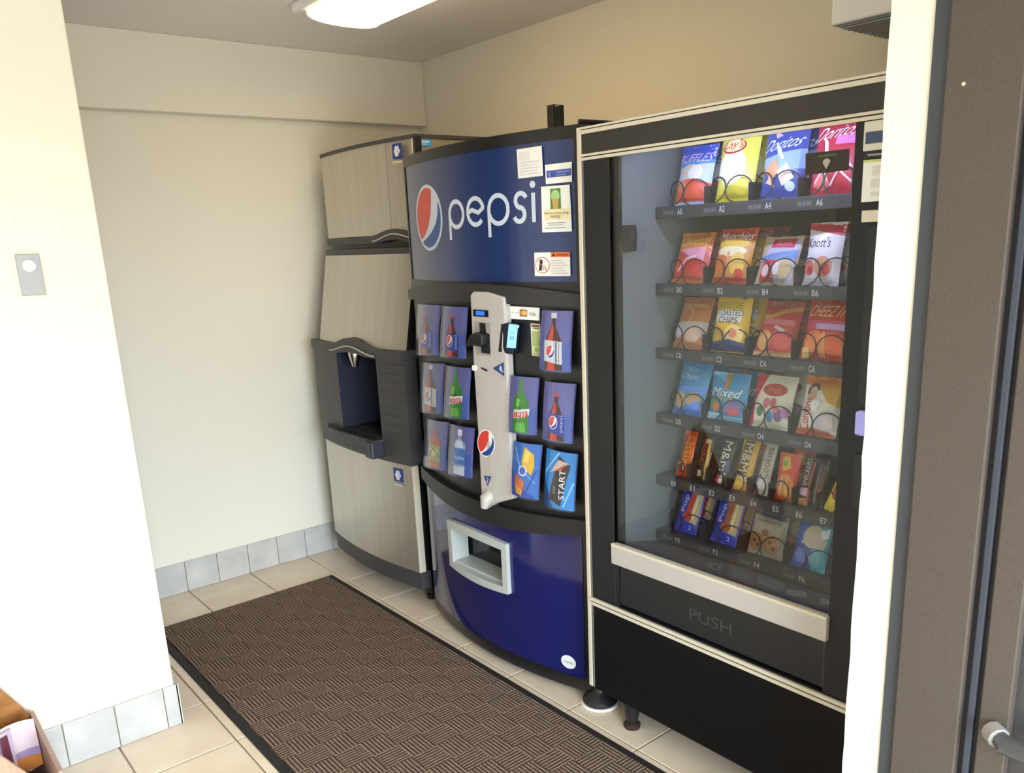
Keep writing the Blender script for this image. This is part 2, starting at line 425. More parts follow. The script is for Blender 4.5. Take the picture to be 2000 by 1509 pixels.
# bronze door frame right of the wall end
DK = mat('dark_slate_sealant', (62, 65, 70), .6)
GSK = mat('rubber_gasket', (22, 23, 28), .6); GSK2 = mat('blue_grey_seal', (58, 63, 76), .55)
DARKG = mat('dark_door_panel', (62, 60, 60), .35)
XD = [XP1, ony(1803, 760, YP).x, ony(1944, 760, YP).x, ony(1956, 760, YP).x, ony(1973, 760, YP).x, ony(1986, 760, YP).x]
dr = struct(obj('door_1', B(XD[1], XD[2], YP-.012, YP+.09, 0, H, FRAMEM), bevel=.003))
obj('sealant_strip', B(XD[0], XD[1]+.002, YP-.004, YP+.09, 0, H, DK), dr)
obj('gasket', B(XD[2], XD[3], YP+.004, YP+.09, 0, H, GSK), dr)
obj('gasket', B(XD[3], XD[4], YP-.004, YP+.09, 0, H, GSK2), dr, bevel=.003)
obj('gasket', B(XD[4], XD[5], YP+.004, YP+.09, 0, H, GSK), dr)
obj('door_stile', B(XD[5], XD[5]+.05, YP-.010, YP+.09, 0, H, FRAMEM), dr, bevel=.003)
obj('door_panel', B(XD[5]+.05, 4.4, YP+.01, YP+.06, 0, H, DARKG), dr)
pb = ony(1942, 1432, YP-.02)
mb = MB().tube([(pb.x, YP-.01, pb.z), (pb.x+.02, YP-.035, pb.z-.004), (pb.x+.5, YP-.045, pb.z-.02)], .018, 10, mat('grey_bar', (92, 92, 96), .4, metal=.4))
bar = obj('push_bar', mb, dr, smooth=40)
obj('bar_end_cap', MB().tube([(pb.x-.006, YP-.016, pb.z+.002), (pb.x+.012, YP-.03, pb.z)], .02, 10, mat('light_grey_cap', (150, 146, 142), .5)), bar, smooth=40)
obj('screw', MB().tube([(ony(1889, 165, YP).x, YP-.014, ony(1889, 165, YP).z), (ony(1889, 165, YP).x, YP-.010, ony(1889, 165, YP).z)], .003, 8, CREAM), dr)

# ================================================================== FLOOR MAT
t = thing('floor_mat', 'long brown ribbed entrance mat with black rubber border on tiled floor', 'mat', (1.6, -1.334, 0))
obj('border', B(.337, 3.0, -1.76, -.907, 0.0002, .006, mat('black_rubber', (30, 29, 30), .7)), t, bevel=.003)
obj('carpet', B(.352, 2.985, -1.728, -.935, .004, .0105, MATM), t, bevel=.002)

# ================================================================== CEILING LIGHT
LENS = mat('glowing_lens', (255, 250, 240), .4, emis=((255, 212, 145), LAMP_STRENGTH))
t = thing('ceiling_light', 'lit white wraparound fluorescent light fixed flat to the ceiling', 'ceiling light', (1.35, -.84, H))
obj('housing', B(.735, 2.07, -1.02, -.665, H-.035, H-.0005, WHITE), t, bevel=.012)
def lensS(u, v):
    a = PI*(v); y = -.835-.148*math.cos(a); z = H-.034-.040*math.sin(a)**.55
    return Vector((.80+1.21*u, y, z))
mb = MB().grid(lensS, 6, 18, LENS)
for u in (0, 1): mb.add([lensS(u, j/18) for j in range(19)], [tuple(range(19))], LENS)
obj('lens', mb, t, smooth=50)
for u in (0, 1):
    x = .80+1.21*u; pts = [lensS(u, j/18) for j in range(19)]
    obj('end_cap', MB().prism([p+Vector((0, (p.y+.835)*.04, -.001)) for p in pts], ((-.012 if u == 0 else .012), 0, 0), WHITE), t)

# ================================================================== AIR CONDITIONER high on the machine wall
a = ony(1622, 52, -.30)
t = thing('air_conditioner', 'white wall-mounted box unit with grey slatted underside above snack machine', 'air conditioner', (a.x+.4, -.15, a.z))
obj('body', B(a.x, a.x+.5, -.30, -.001, a.z, H-.02, WHITE), t, bevel=.006)
VENT = mat('grey_vent', (168, 166, 170), .5)
mb = MB().box(a.x+.015, a.x+.485, -.285, -.02, a.z-.004, a.z+.004, VENT)
v = obj('vent', mb, t)
for k in range(9): obj('slat', B(a.x+.02, a.x+.48, -.275+.028*k, -.262+.028*k, a.z-.008, a.z-.003, mat('grey_slat', (190, 188, 190), .5)), v)

# ================================================================== WALL DIMMER on the near wall
t = thing('wall_dimmer', 'grey rotary dimmer plate with white round knob on near wall', 'switch', (XC, -2.093, 1.507))
obj('back_plate', B(XC, XC+.004, -2.131, -2.058, 1.444, 1.570, mat('tan_edge', (232, 224, 208), .5)), t, bevel=.002)
obj('cover', B(XC+.003, XC+.010, -2.123, -2.062, 1.451, 1.565, mat('grey_cover', (172, 173, 174), .45)), t, bevel=.003)
kc = onx(57, 519, XC+.012)
obj('knob', MB().tube([(XC+.008, kc.y, kc.z), (XC+.019, kc.y, kc.z), (XC+.022, kc.y, kc.z)], [.0175, .0165, .014], 24, WHITE), t, smooth=50)

# ================================================================== ICE MACHINE
HF = bow(.20, .985, -.68, .035); DF = bow(.175, .972, -.798, .035); LF = bow(.18, .968, -.792, .038)
ice = thing('ice_machine', 'tall stainless steel ice maker stacked on charcoal ice dispenser in the corner', 'ice machine', (.58, -.4, 0))
cab = obj('dispenser_cabinet', MB().box(.20, .945, -.755, -.06, .10, .64, BLACKM).box(.20, .945, -.60, -.06, .64, 1.525, BLACKM).box(.195, .43, -.775, -.58, .62, 1.14, BLACKM).box(.80, .955, -.775, -.58, .62, 1.14, BLACKM).box(.21, .945, -.69, -.58, 1.12, 1.525, BLACKM), ice, bevel=.004)
for x in (.26, .9):
    for y in (-.70, -.12): obj('foot', MB().lathe((x, y, 0), [(.022, 0), (.022, .02), (.014, .025), (.014, .105)], 12, BLACK), ice)
obj('lower_panel', MB().slab(LF, .185, .963, .165, .648, .02, STEEL, 24), ice, smooth=40)
obj('edge_strip', MB().slab(LF, .962, .967, .165, .648, .03, CREAM, 2, off=.001), ice)
obj('kick_plate', MB().slab(LF, .19, .966, .085, .163, .05, DGREY, 24, off=-.004), ice, smooth=40)
# charcoal dispensing front around an open niche
arch = lambda x, c, hw, a: a*math.cos(PI/2*(x-c)/hw)**2 if abs(x-c) < hw else 0.0
mb = MB().slab(DF, .175, .45, .74, 1.09, .06, DGREY, 8).slab(DF, .792, .972, .74, 1.09, .06, DGREY, 6)
mb.slab(DF, .175, .972, .645, .742, .09, DGREY, 24)
hs = obj('dispenser_front', mb, ice, smooth=35)
for k in range(9):          # shallow ribs on the right-hand cheek
    z = .775+.036*k; obj('rib', MB().slab(DF, .80, .968, z, z+.0025, .004, DGREY, 5, off=.0015), hs)
hood = obj('hood', MB().slab(DF, .175, .972, 1.088, 1.13, .08, DGREY, 40, off=.012, z0f=lambda x: 1.088+arch(x, .61, .17, .012), z1f=lambda x: 1.127+arch(x, .61, .19, .036)), ice, smooth=35)
pp_ = [(x, DF(x)-.016, 1.098+arch(x, .61, .19, .03)) for x in [.42+.019*i for i in range(21)]]
obj('silver_arc', MB().tube(pp_, .0035, 6, SILVER), hood, smooth=60)
NICHE = mat('niche_blue_reflection', (48, 51, 68), .3)  # dark plastic with a bluish reflection painted into its colour
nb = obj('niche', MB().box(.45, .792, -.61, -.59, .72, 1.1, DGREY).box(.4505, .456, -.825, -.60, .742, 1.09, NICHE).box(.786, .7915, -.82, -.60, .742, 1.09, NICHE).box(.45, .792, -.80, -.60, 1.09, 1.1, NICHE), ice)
s0 = ony(694, 676, -.80)
sp = MB(); prof = [(0, .030), (.02, .032), (.045, .030), (.075, .020), (.095, .013)]
sp.tube([(s0.x, -.80-.010*math.sin(d*12), s0.z+.006-d) for d, r in prof], [r for d, r in prof], 14, CHROME)
obj('ice_spout', sp, ice, smooth=60)
tray = obj('drip_tray', MB().prism([(.285, DF(.285)-.004, .70), (.36, -.862, .70), (.45, -.875, .70), (.792, -.870, .70), (.80, -.80, .70), (.80, -.645, .70), (.45, -.645, .70), (.43, -.80, .70)], (0, 0, .038), DGREY), ice, bevel=.004)
obj('tray_well', B(.455, .785, -.86, -.65, .737, .7395, mat('pit_black', (12, 12, 14), .6)), tray)
for k in range(10): obj('grille_bar', B(.46+.033*k, .468+.033*k, -.858, -.652, .739, .744, BLACK), tray)
for k in range(4): obj('grille_bar', B(.457, .783, -.845+.055*k, -.839+.055*k, .739, .7435, BLACK), tray)
obj('lip_block', B(.735, .80, -.885, -.82, .66, .735, mat('navy_plastic', (46, 49, 62), .45)), tray, bevel=.008)
# sloping steel panel between hood and ice maker
def slantS(u, v, o=0.0):
    x = .205+.762*u; f = 1-v
    return Vector((x, -.706-.075*f-.036*(1-(2*u-1)**2)-o, 1.115+.392*v))
mb = MB().grid(slantS, 20, 4, STEEL); obj('sloping_panel', mb, ice, smooth=40)
for u in (0, 1): obj('sloping_side', MB().prism([slantS(u, 0), slantS(u, 1), Vector((slantS(u, 1).x, -.58, 1.507)), Vector((slantS(u, 0).x, -.58, 1.115))], ((-.004 if u else .004), 0, 0), BLACKM), ice)
obj('dispenser_cap', MB().slab(bow(.2, .985, -.70, .036), .2, .975, 1.503, 1.532, .12, DGREY, 24, yb=-.06), ice, smooth=35)
# ice maker head
head = obj('ice_maker_head', B(.205, .985, -.665, -.06, 1.535, 1.94, mat('stainless_tan_reflection', (176, 164, 140), .42, metal=.6)), ice, bevel=.003)  # stainless side; its cream-tan reflection is put into the base colour
obj('top_trim', MB().slab(HF, .198, .99, 1.938, 1.953, .05, DGREY, 24, off=.004, yb=-.055), head, smooth=35)
obj('head_panel', MB().slab(HF, .20, .806, 1.583, 1.938, .015, STEEL, 18), head, smooth=40)
obj('head_panel', MB().slab(HF, .809, .968, 1.583, 1.938, .015, STEEL, 6), head, smooth=40)
obj('edge_strip', MB().slab(HF, .969, .979, 1.56, 1.938, .03, CREAM, 2, off=.002), head)
obj('corner_post', B(.979, .994, -.685, -.655, 1.535, 1.945, BLACK), head)
hb = obj('handle_band', MB().slab(HF, .198, .985, 1.552, 1.583, .03, DGREY, 40, off=.008, z0f=lambda x: 1.552+arch(x, .83, .16, .012), z1f=lambda x: 1.58+arch(x, .83, .19, .026)), head, smooth=35)
obj('silver_arc', MB().tube([(x, HF(x)-.012, 1.560+arch(x, .83, .16, .026)) for x in [.68+.015*i for i in range(21)]], .003, 6, SILVER), hb, smooth=60)
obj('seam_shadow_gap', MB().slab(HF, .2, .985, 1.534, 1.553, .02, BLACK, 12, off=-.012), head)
def snow(S, parent, nm):
    pr = [Rr(0, .22, 1, 1, (42, 66, 140))]
    for k in range(6):
        a = k*PI/3; pr.append(El(.5+.19*math.cos(a), .61+.19*math.sin(a), .11, .11, (225, 228, 238), 10))
    pr += [El(.5, .61, .12, .12, (225, 228, 238), 10), Rr(0.05, .0, 1.05, .12, (200, 196, 186))]
    return art(nm, pr, S, parent)
P = lambda x, z, F, o=.001: Vector((x, F(x)-o, z))
snow(quadS([P(.872, 1.926, HF, .016), P(.930, 1.926, HF, .016), P(.930, 1.852, HF, .016), P(.872, 1.852, HF, .016)]), head, 'badge')
snow(quadS([P(.845, .622, LF), P(.905, .622, LF), P(.905, .545, LF), P(.845, .545, LF)]), ice, 'badge')
q = [onx(*p, .9865) for p in ((821, 271), (843, 273), (843, 286), (821, 286))]
art('blue_sticker', [Rr(0, 0, 1, 1, (60, 160, 225)), Rr(.1, .55, .8, .8, (200, 230, 250)), Rr(.1, .25, .55, .4, (190, 225, 250))], quadS(q), head)

# ================================================================== DRINK VENDING MACHINE
PF = bow(1.04, 2.035, -.775, .085)
pick = lambda px, py, o=0.0: onf(px, py, lambda x: PF(x)-o)
pep = thing('drink_vending_machine', 'dark blue bow-fronted soft drink vending machine with bottle picture buttons', 'vending machine', (1.54, -.4, 0))
obj('cabinet', B(1.046, 2.028, -.765, -.05, .03, 1.848, BLACKM), pep, bevel=.006)
for x in (1.10, 1.98):
    for y in (-.72, -.12): obj('leveling_foot', MB().lathe((x, y, 0), [(.025, 0), (.025, .012), (.012, .016), (.012, .04)], 12, BLACK), pep)
BRD = mat('black_gloss_moulding', (28, 27, 30), .3)
fr = MB().slab(PF, 1.04, 2.035, 1.822, 1.858, .09, BRD, 24).slab(PF, 1.04, 1.056, 1.40, 1.83, .06, BRD, 2).slab(PF, 1.988, 2.035, 1.40, 1.83, .06, BRD, 3).slab(PF, 1.04, 2.035, 1.35, 1.412, .08, BRD, 24)
obj('header_frame', fr, pep, smooth=35)
hdr = obj('header_panel', MB().slab(PF, 1.055, 1.989, 1.408, 1.824, .03, BLUEH, 24, off=-.003), pep, smooth=35)
obj('arched_moulding', MB().slab(PF, 1.04, 2.035, 1.34, 1.40, .1, mat('charcoal_moulding', (46, 45, 49), .4), 30, off=.02, z1f=lambda x: 1.372+.036*(1-((x-1.54)/.5)**2), z0f=lambda x: 1.335+.012*(1-((x-1.54)/.5)**2)), pep, smooth=35)
# wordmark and globe on the header
X0, X1, Z0, Z1 = 1.055, 1.989, 1.408, 1.824
HS = lambda u, v, o=0.0: Vector((X0+(X1-X0)*u, PF(X0+(X1-X0)*u)+.003-o, Z0+(Z1-Z0)*v))
def U(x, z): return ((x-X0)/(X1-X0), (z-Z0)/(Z1-Z0))
sx, sz = 1/(X1-X0), 1/(Z1-Z0)
SKY = (206, 216, 232)
gl = globe(*U(1.270, 1.631), .114*sx, .114*sz)
gl[0] = El(*U(1.270, 1.631), .114*sx, .114*sz, SKY, 40)
gl[1] = (gl[1][0], (212, 76, 66)); gl[2] = (gl[2][0], (46, 84, 150))
art('globe_emblem', gl, HS, hdr, nu=24, nv=1, label='round red white and blue globe emblem')
def arcpts(c, r, a0, a1, n=26): return [(c[0]+r*math.cos(math.radians(a0+(a1-a0)*i/n)), c[1]+r*math.sin(math.radians(a0+(a1-a0)*i/n))) for i in range(n+1)]
def strokes(lst, w):
    out = []
    for pts in lst:
        polys = Ln(pts, w, SKY)[0]
        out.append(([[U(*p) for p in q] for q in polys], SKY))
    return out
cz = lambda px, py: (lambda p: (p.x, p.z))(pick(px, py))
W = .0145; Rr_ = .0415
c1, c2, c3 = cz(889.5, 418.5), cz(927, 413), cz(971.7, 409)
st = [arcpts(c1, Rr_, 0, 360), [(c1[0]-Rr_, c1[1]+.008), (c1[0]-Rr_, c1[1]-.082)]]
st += [arcpts(c2, Rr_, 12, 318), [(c2[0]-Rr_, c2[1]-.004), (c2[0]-.018, c2[1]+.006), (c2[0]+.015, c2[1]-.004), (c2[0]+Rr_+.001, c2[1]+.012)]]
st += [arcpts(c3, Rr_*1.04, 0, 360), [(c3[0]-Rr_*1.04, c3[1]+.008), (c3[0]-Rr_*1.04, c3[1]-.084)]]
c4 = cz(1014.5, 405)
st += [arcpts((c4[0]+.004, c4[1]+.0205), .0215, 20, 250, 16)+arcpts((c4[0]-.004, c4[1]-.0205), .0215, 70, -160, 16)]
c5 = cz(1041, 404)
st += [[(c5[0], c5[1]+.042), (c5[0], c5[1]-.045)], ]
wd = strokes(st, W); cd_ = U(c5[0]-.001, c5[1]+.066); wd.append(El(cd_[0], cd_[1], .0105*sx, .0105*sz, SKY, 18))
art('wordmark', wd, HS, hdr, nu=24, nv=1, eps=.0001, label='pale rounded lettering reading pepsi')
# stickers on the header
GR = (150, 152, 160)
def sticker(nm, px4, prims, base=(240, 240, 236)):
    return art(nm, [Rr(0, 0, 1, 1, base)]+prims, quad_px(px4, pick, .0015), hdr)
sticker('paper_notice', [(1009.8, 292), (1058.8, 284.4), (1061.7, 343), (1013, 348.8)],
        [Rr(.05, 1.0, .85, 1.06, (60, 60, 66)), Rr(.08, .62, .52, .88, (226, 226, 224))]+[Rr(.1, .1+.1*k, .9-.1*(k % 2), .125+.1*k, (205, 204, 204)) for k in range(5)])
sticker('blue_band_sticker', [(1065, 322), (1117.5, 315.8), (1118, 354.6), (1067, 359.8)],
        [Rr(.05, .32, .98, .68, (62, 78, 160)), Rr(.12, .36, .2, .62, (120, 134, 196)), Rr(.42, .52, .92, .6, (130, 142, 204)), Rr(.42, .38, .8, .45, (120, 132, 196))])
sticker('energy_notice', [(1057.5, 364.6), (1113.3, 360.4), (1118, 451.7), (1059.8, 453.7)],
        [Rr(.1, .26, .95, .5, (232, 222, 184)), Rr(.32, .5, .68, .94, (92, 128, 66)), El(.5, .78, .15, .13, (168, 208, 140)), Po([(.42, .5), (.58, .5), (.62, .72), (.38, .72)], (196, 160, 84)),
         Tx("We're conserving", .1, .375, .92, .44, (110, 96, 46)), Tx('energy', .34, .29, .66, .36, (110, 96, 46)), Rr(.2, .19, .8, .205, GR), Rr(.24, .145, .74, .16, GR), Rr(.12, .08, .84, .095, GR)])
sticker('warning_sticker', [(1044, 493), (1114, 492), (1115, 538.8), (1045.4, 539)],
        [Rr(.47, .8, 1, 1, (228, 112, 44)), Po([(.5, .83), (.6, .83), (.55, .97)], (40, 30, 28)), Tx('WARNING', .63, .84, .96, .95, (60, 36, 26)),
         El(.24, .46, .2, .34, (206, 84, 80), 26), El(.24, .46, .185, .31, (240, 240, 236), 26), Po([(.14, .25), (.22, .22), (.26, .68), (.18, .72)], (40, 36, 36)), Rr(.165, .45, .235, .52, (190, 60, 56)),
         Ln([(.27, .25), (.31, .5), (.36, .25)], .015, (60, 54, 54)), Ln([(.09, .72), (.39, .2)], .012, (206, 84, 80))]+[Rr(.5, .1+.11*k, .95-.06*(k % 3), .135+.11*k, (196, 186, 182)) for k in range(6)])
# selection field
sel = obj('selection_panel', MB().slab(PF, 1.042, 2.033, .64, 1.36, .05, mat('black_satin_panel', (27, 26, 29), .35), 24, off=-.004), pep, smooth=35)
def bulge(px4, lift=-.006):
    Q = [pick(*p, .022) for p in px4]; tl, tr, br, bl = Q
    def S(u, v, o=0.0):
        p = (bl*(1-u)+br*u)*(1-v)+(tl*(1-u)+tr*u)*v
        d = lift+.022*max(0, 1-v)**1.5+.010*math.sin(PI*u)*1.0+.006*math.sin(PI*v)
        return p+Vector((0, -d-o, 0))
    return S
def bottle(kind):
    pv = (98, 100, 156); bl_ = (52, 88, 172)
    pr = [Rr(0, 0, 1, 1, pv), Po([(.0, .0), (1, 0), (1, .5), (.75, .42), (.5, .22), (.2, .1)], (70, 94, 164))]
    body = lambda w, ys, yb, yn, top: [(.5-w, yb), (.5-w*1.0, .02), (.5+w, .02), (.5+w, yb), (.5+w*.95, ys), (.5+.07, yn), (.5+.06, top), (.5-.06, top), (.5-.07, yn), (.5-w*.95, ys)]
    br_, rd = (70, 44, 36), (200, 58, 46)
    if kind in ('cola', 'diet', 'cherry'):
        top = .9 if kind == 'diet' else .8; pr.append(Po(body(.29, top-.40, top-.47, top-.16, top), br_))
        pr.append(Po([(.3, .3), (.5, .3), (.52, top-.2), (.47, top-.1), (.42, top-.22), (.31, top-.4)], rd))
        pr.append(Po([(.32, .02), (.58, .02), (.56, .16), (.36, .16)], rd))
        if kind == 'diet': pr += [Rr(.41, top-.02, .59, top+.07, (204, 204, 206)), Po([(.22, .17), (.8, .12), (.78, .5), (.21, .52)], (206, 212, 214)), Po([(.6, .15), (.66, .14), (.64, .5), (.58, .5)], (120, 124, 134)), Po([(.7, .14), (.73, .14), (.71, .5), (.69, .5)], (140, 144, 152))]
        else: pr += [Po([(.24, .16), (.78, .1), (.78, .46), (.24, .5)], (44, 62, 150)), Tx('pepsi', .66, .18, .76, .46, (170, 190, 230), 90), Rr(.43, top-.03, .57, top+.03, (196, 60, 50))]
        pr += globe(.44, .33, .15, .115)
    if kind == 'dew':
        pr.append(Po(body(.28, .58, .5, .78, .92), (52, 128, 48))); pr.append(Po([(.3, .36), (.44, .36), (.48, .62), (.36, .62)], (120, 196, 64))); pr.append(Po([(.3, .04), (.7, .04), (.66, .2), (.34, .2)], (96, 178, 60)))
        pr += [Po([(.22, .26), (.8, .34), (.82, .46), (.26, .42)], (226, 230, 222)), Po([(.24, .26), (.78, .32), (.76, .42), (.28, .38)], (196, 52, 52)), Tx('DEW', .32, .28, .74, .41, (236, 230, 226), 0, .2, .15), Tx('mtn', .32, .42, .58, .5, (40, 70, 44), 0, .2, .15), Rr(.42, .9, .58, .95, (60, 130, 60))]
    if kind == 'tea':
        pr.append(Po(body(.27, .58, .5, .7, .78), (190, 84, 52))); pr += [Po([(.22, .18), (.78, .14), (.78, .48), (.22, .52)], (150, 166, 92)), El(.5, .36, .2, .09, (226, 206, 120)), Ln([(.26, .24), (.5, .44), (.74, .26)], .05, (70, 120, 110)), Rr(.42, .76, .58, .83, (176, 70, 60)), Rr(.26, .03, .74, .13, (206, 104, 70))]
    if kind == 'water':
        pr.append(Po(body(.27, .66, .54, .76, .86), (150, 172, 206))); pr += [Rr(.4, .82, .6, .94, (236, 238, 242)), Po([(.3, .58), (.7, .58), (.6, .72), (.4, .72)], (214, 224, 238)), Rr(.22, .24, .78, .56, (70, 120, 190)), Tx('Aquafina', .26, .32, .74, .42, (206, 220, 240)), Rr(.25, .03, .75, .2, (206, 216, 232))]
    if kind == 'gator':
        pr = [Rr(0, 0, 1, 1, (52, 112, 190)), Po([(0, .5), (.4, .2), (1, .0), (0, 0)], (38, 80, 170)), Ln([(.1, .9), (.35, .6), (.3, .35)], .03, (170, 214, 240)), Ln([(.05, .75), (.9, .3)], .02, (120, 186, 230)), Ln([(.6, .1), (.95, .55)], .03, (26, 60, 150)),
              Po([(.5, .94), (.82, .82), (.86, .6), (.78, .44), (.5, .56), (.42, .66)], (226, 178, 52)), Po([(.55, .9), (.7, .84), (.66, .66), (.5, .68)], (246, 212, 96)), El(.48, .5, .16, .1, (208, 216, 236)), El(.48, .5, .11, .07, (60, 88, 172)), Po([(.2, .42), (.58, .3), (.52, .14), (.18, .24)], (206, 112, 64)), Po([(.2, .24), (.5, .14), (.46, .04), (.24, .06)], (228, 160, 52))]
    if kind == 'start':
        pr = [Rr(0, 0, 1, 1, (36, 132, 200)), Ln([(.02, .6), (.5, .98)], .03, (140, 210, 244)), Ln([(.0, .4), (.4, .8)], .02, (22, 84, 160)), Ln([(.7, .05), (.98, .5)], .04, (120, 200, 244)), Po([(0, 0), (.35, 0), (.0, .5)], (24, 66, 120)),
              Po([(.5, .93), (.86, .78), (.62, .06), (.2, .16)], (44, 34, 34)), Po([(.22, .62), (.5, .86), (.82, .82), (.55, .7)], (196, 176, 160)), Po([(.4, .66), (.76, .82), (.6, .68)], (186, 56, 46)), Tx('START', .56, .18, .74, .7, (236, 234, 232), 90, 0), Rr(.36, .26, .44, .4, (110, 100, 100))]
    return pr
buttons = [('cola', [(816.7, 594.3), (856.8, 596.7), (861.5, 692), (823.4, 689.7)]), ('cherry', [(864.9, 597.2), (909.2, 600.3), (915, 699.2), (871, 693.3)]),
           ('diet', [(824.3, 707.6), (864.4, 710.7), (869.9, 805.4), (831, 800.6)]), ('dew', [(872, 714), (915.9, 719), (920.9, 818), (878.2, 810)]),
           ('tea', [(832.7, 817.3), (872.7, 825.2), (877.5, 915.8), (837.7, 906.7)]), ('water', [(879.9, 828), (922.8, 836.4), (927.1, 931.8), (886.3, 921)]),
           ('diet', [(1055.6, 605.7), (1115.5, 607.7), (1120.3, 726), (1061.3, 719.8)]), ('dew', [(994.8, 732.6), (1048.5, 738.3), (1053.3, 848), (1001.4, 841)]),
           ('cherry', [(1061.3, 744), (1121.2, 750.3), (1123.5, 864.4), (1067, 855)]), ('gator', [(1001.4, 861), (1054.7, 869.5), (1057.6, 974.5), (1007, 962)]),
           ('start', [(1065.6, 875.2), (1125, 887.5), (1127.5, 996.4), (1070.7, 983.6)])]
BCK = mat('button_back', (96, 98, 150), .18, coat=.4)
for kind, px4 in buttons:
    S = bulge(px4)
    b = plate('selection_button', lambda u, v, o=0.0, S=S: S(u, v, o-.006), BCK, pep, .006, nu=6, nv=8)
    art('bottle_picture', bottle(kind), S, b, eps=.00025, nu=6, nv=8)
    plate('clear_cover', lambda u, v, o=0.0, S=S: S(u*1.04-.02, v*1.03-.015, o+.008), CARDG, b, .0008, nu=6, nv=8)
# coin column
cp = [(917.5, 576), (923, 569.5), (949.6, 570.5), (983, 580.4), (986.7, 627), (984.5, 676.7), (989.5, 692.8), (996.3, 851.8), (1001.3, 974.4), (967, 983), (947, 996), (943.8, 974), (939.4, 965.6), (935, 881), (923, 691)]
pts = [pick(*p, .03) for p in cp]
col = obj('coin_column', MB().prism(pts, (0, .03, 0), SILVER), pep, bevel=.006)
ck = lambda px, py: pick(px, py, .0305)
CS = lambda *p4: quad_px(p4, ck)
art('seam', [Rr(0, 0, 1, 1, (150, 145, 142))], CS((926, 734.5), (989, 738), (989, 739), (926, 735.5)), col)
art('seam', [Rr(0, 0, 1, 1, (150, 145, 142))], CS((928, 767), (992.5, 771), (992.5, 772), (928, 768)), col)
dsp = plate('display', CS((925.5, 604), (953.5, 606), (954, 619), (926, 617)), mat('display_black', (14, 16, 30), .2), col, .003)
art('display_glow', [Rr(0, 0, 1, 1, mat('blue_lcd', (30, 90, 220), .4, emis=((40, 110, 255), .9)))], CS((931, 606.5), (948, 607.8), (948, 615.8), (931, 614.5)), dsp, eps=.004)
rc = plate('bill_acceptor', CS((927.5, 628), (956.5, 630.5), (958.5, 695), (931, 691)), mat('grey_recess', (158, 154, 152), .5), col, .001)
obj('bill_slot', MB().prism([ck(*p) for p in ((938, 630), (948, 631), (950, 650), (957, 652), (958, 691), (942, 688), (940, 655))], (0, -.004, 0), BLACK), rc)
obj('bill_mouth', MB().prism([ck(*p) for p in ((924.5, 676), (926.5, 662), (931, 653), (940, 647.5), (955, 653), (954.5, 671), (950, 676), (935, 672))], (0, -.03, 0), BLACK), rc, bevel=.004)
k = ck(928.5, 718); obj('return_button', MB().tube([k, k+Vector((0, -.008, 0))], .010, 16, WHITE), col, smooth=50)
k = ck(946.5, 719.5); obj('coin_slot', MB().prism([k+Vector((-.015, 0, .003)), k+Vector((.015, 0, -.003)), k+Vector((.015, 0, -.008)), k+Vector((-.015, 0, -.001))], (0, -.004, 0), BLACK), col)
art('arrow_decal', [Po([(0, .55), (1, 1), (1, 0)], (50, 66, 130)), El(.72, .55, .12, .2, (190, 200, 226), 10), Rr(.8, .3, .95, .4, (190, 200, 226))], CS((962.5, 707), (984, 707), (985, 735), (963, 733)), col)
art('globe_emblem', globe(.5, .5, .5, .5), CS((932, 837.5), (966, 839), (968, 893), (933, 891.5)), col, label='small red white and blue globe emblem')
art('arrow_decal', [Po([(0, 1), (1, 1), (.5, 0)], (50, 66, 130)), Ln([(.5, .85), (.6, .65), (.45, .5), (.5, .3)], .1, (200, 208, 230))], CS((945, 928.5), (960, 930), (960, 950), (945, 949)), col)
k = ck(954, 975)
obj('coin_cup', MB().tube([k+Vector((.0, .012, .012)), k+Vector((.002, -.012, .004)), k+Vector((-.004, -.018, -.028))], [.026, .024, .012], 14, SILVER), col, smooth=60)
# card reader field
SG = quad_px([(986.5, 596.5), (1054.5, 600.5), (1055, 625.5), (987, 621)], pick, .006)
c = plate('card_sign', lambda u, v, o=0.0: SG(u, v, o-.006), WHITE, pep, .006)
art('card_logos', [Rr(.06, .28, .18, .74, (80, 132, 190)), Rr(.08, .45, .16, .58, (190, 214, 236)), Rr(.24, .5, .29, .56, (110, 150, 120)), Rr(.37, .5, .42, .56, (110, 150, 120)), Rr(.48, .26, .68, .78, (130, 52, 40)), El(.545, .53, .07, .2, (222, 128, 90)), El(.62, .53, .07, .2, (236, 190, 96)), Tx('VISA', .76, .34, .94, .6, (96, 100, 116))], SG, c)
RD = quad_px([(990, 628), (1017, 630), (1013, 690), (984, 686)], pick, .0)
c = plate('card_reader', RD, mat('reader_navy_black', (20, 24, 44), .3), pep, .03, bevel=.004)
SC = quad_px([(994, 632.5), (1012, 634), (1007.5, 680), (989.5, 678.5)], lambda x, y: pick(x, y, .031), 0)
art('screen', [Rr(0, 0, 1, 1, mat('lit_screen', (120, 180, 235), .3, emis=((130, 190, 250), 1.0))), Rr(.25, .6, .75, .7, (170, 214, 250)), Rr(.25, .35, .75, .5, (150, 200, 245)), Rr(1.05, .88, 1.18, .98, (230, 236, 246))], SC, c)
ST = quad_px([(1037, 631), (1056, 632.5), (1057, 696), (1040, 694)], pick, .002)
art('green_sticker', [Rr(0, 0, 1, 1, (222, 222, 196)), Rr(.08, .9, .9, .97, (130, 60, 50)), Rr(.3, .84, .9, .88, (120, 110, 90)), Rr(.15, .3, .9, .76, (176, 192, 120)), El(.6, .2, .25, .08, (140, 178, 84)), Rr(.2, .03, .9, .1, (180, 190, 130))], ST, pep)
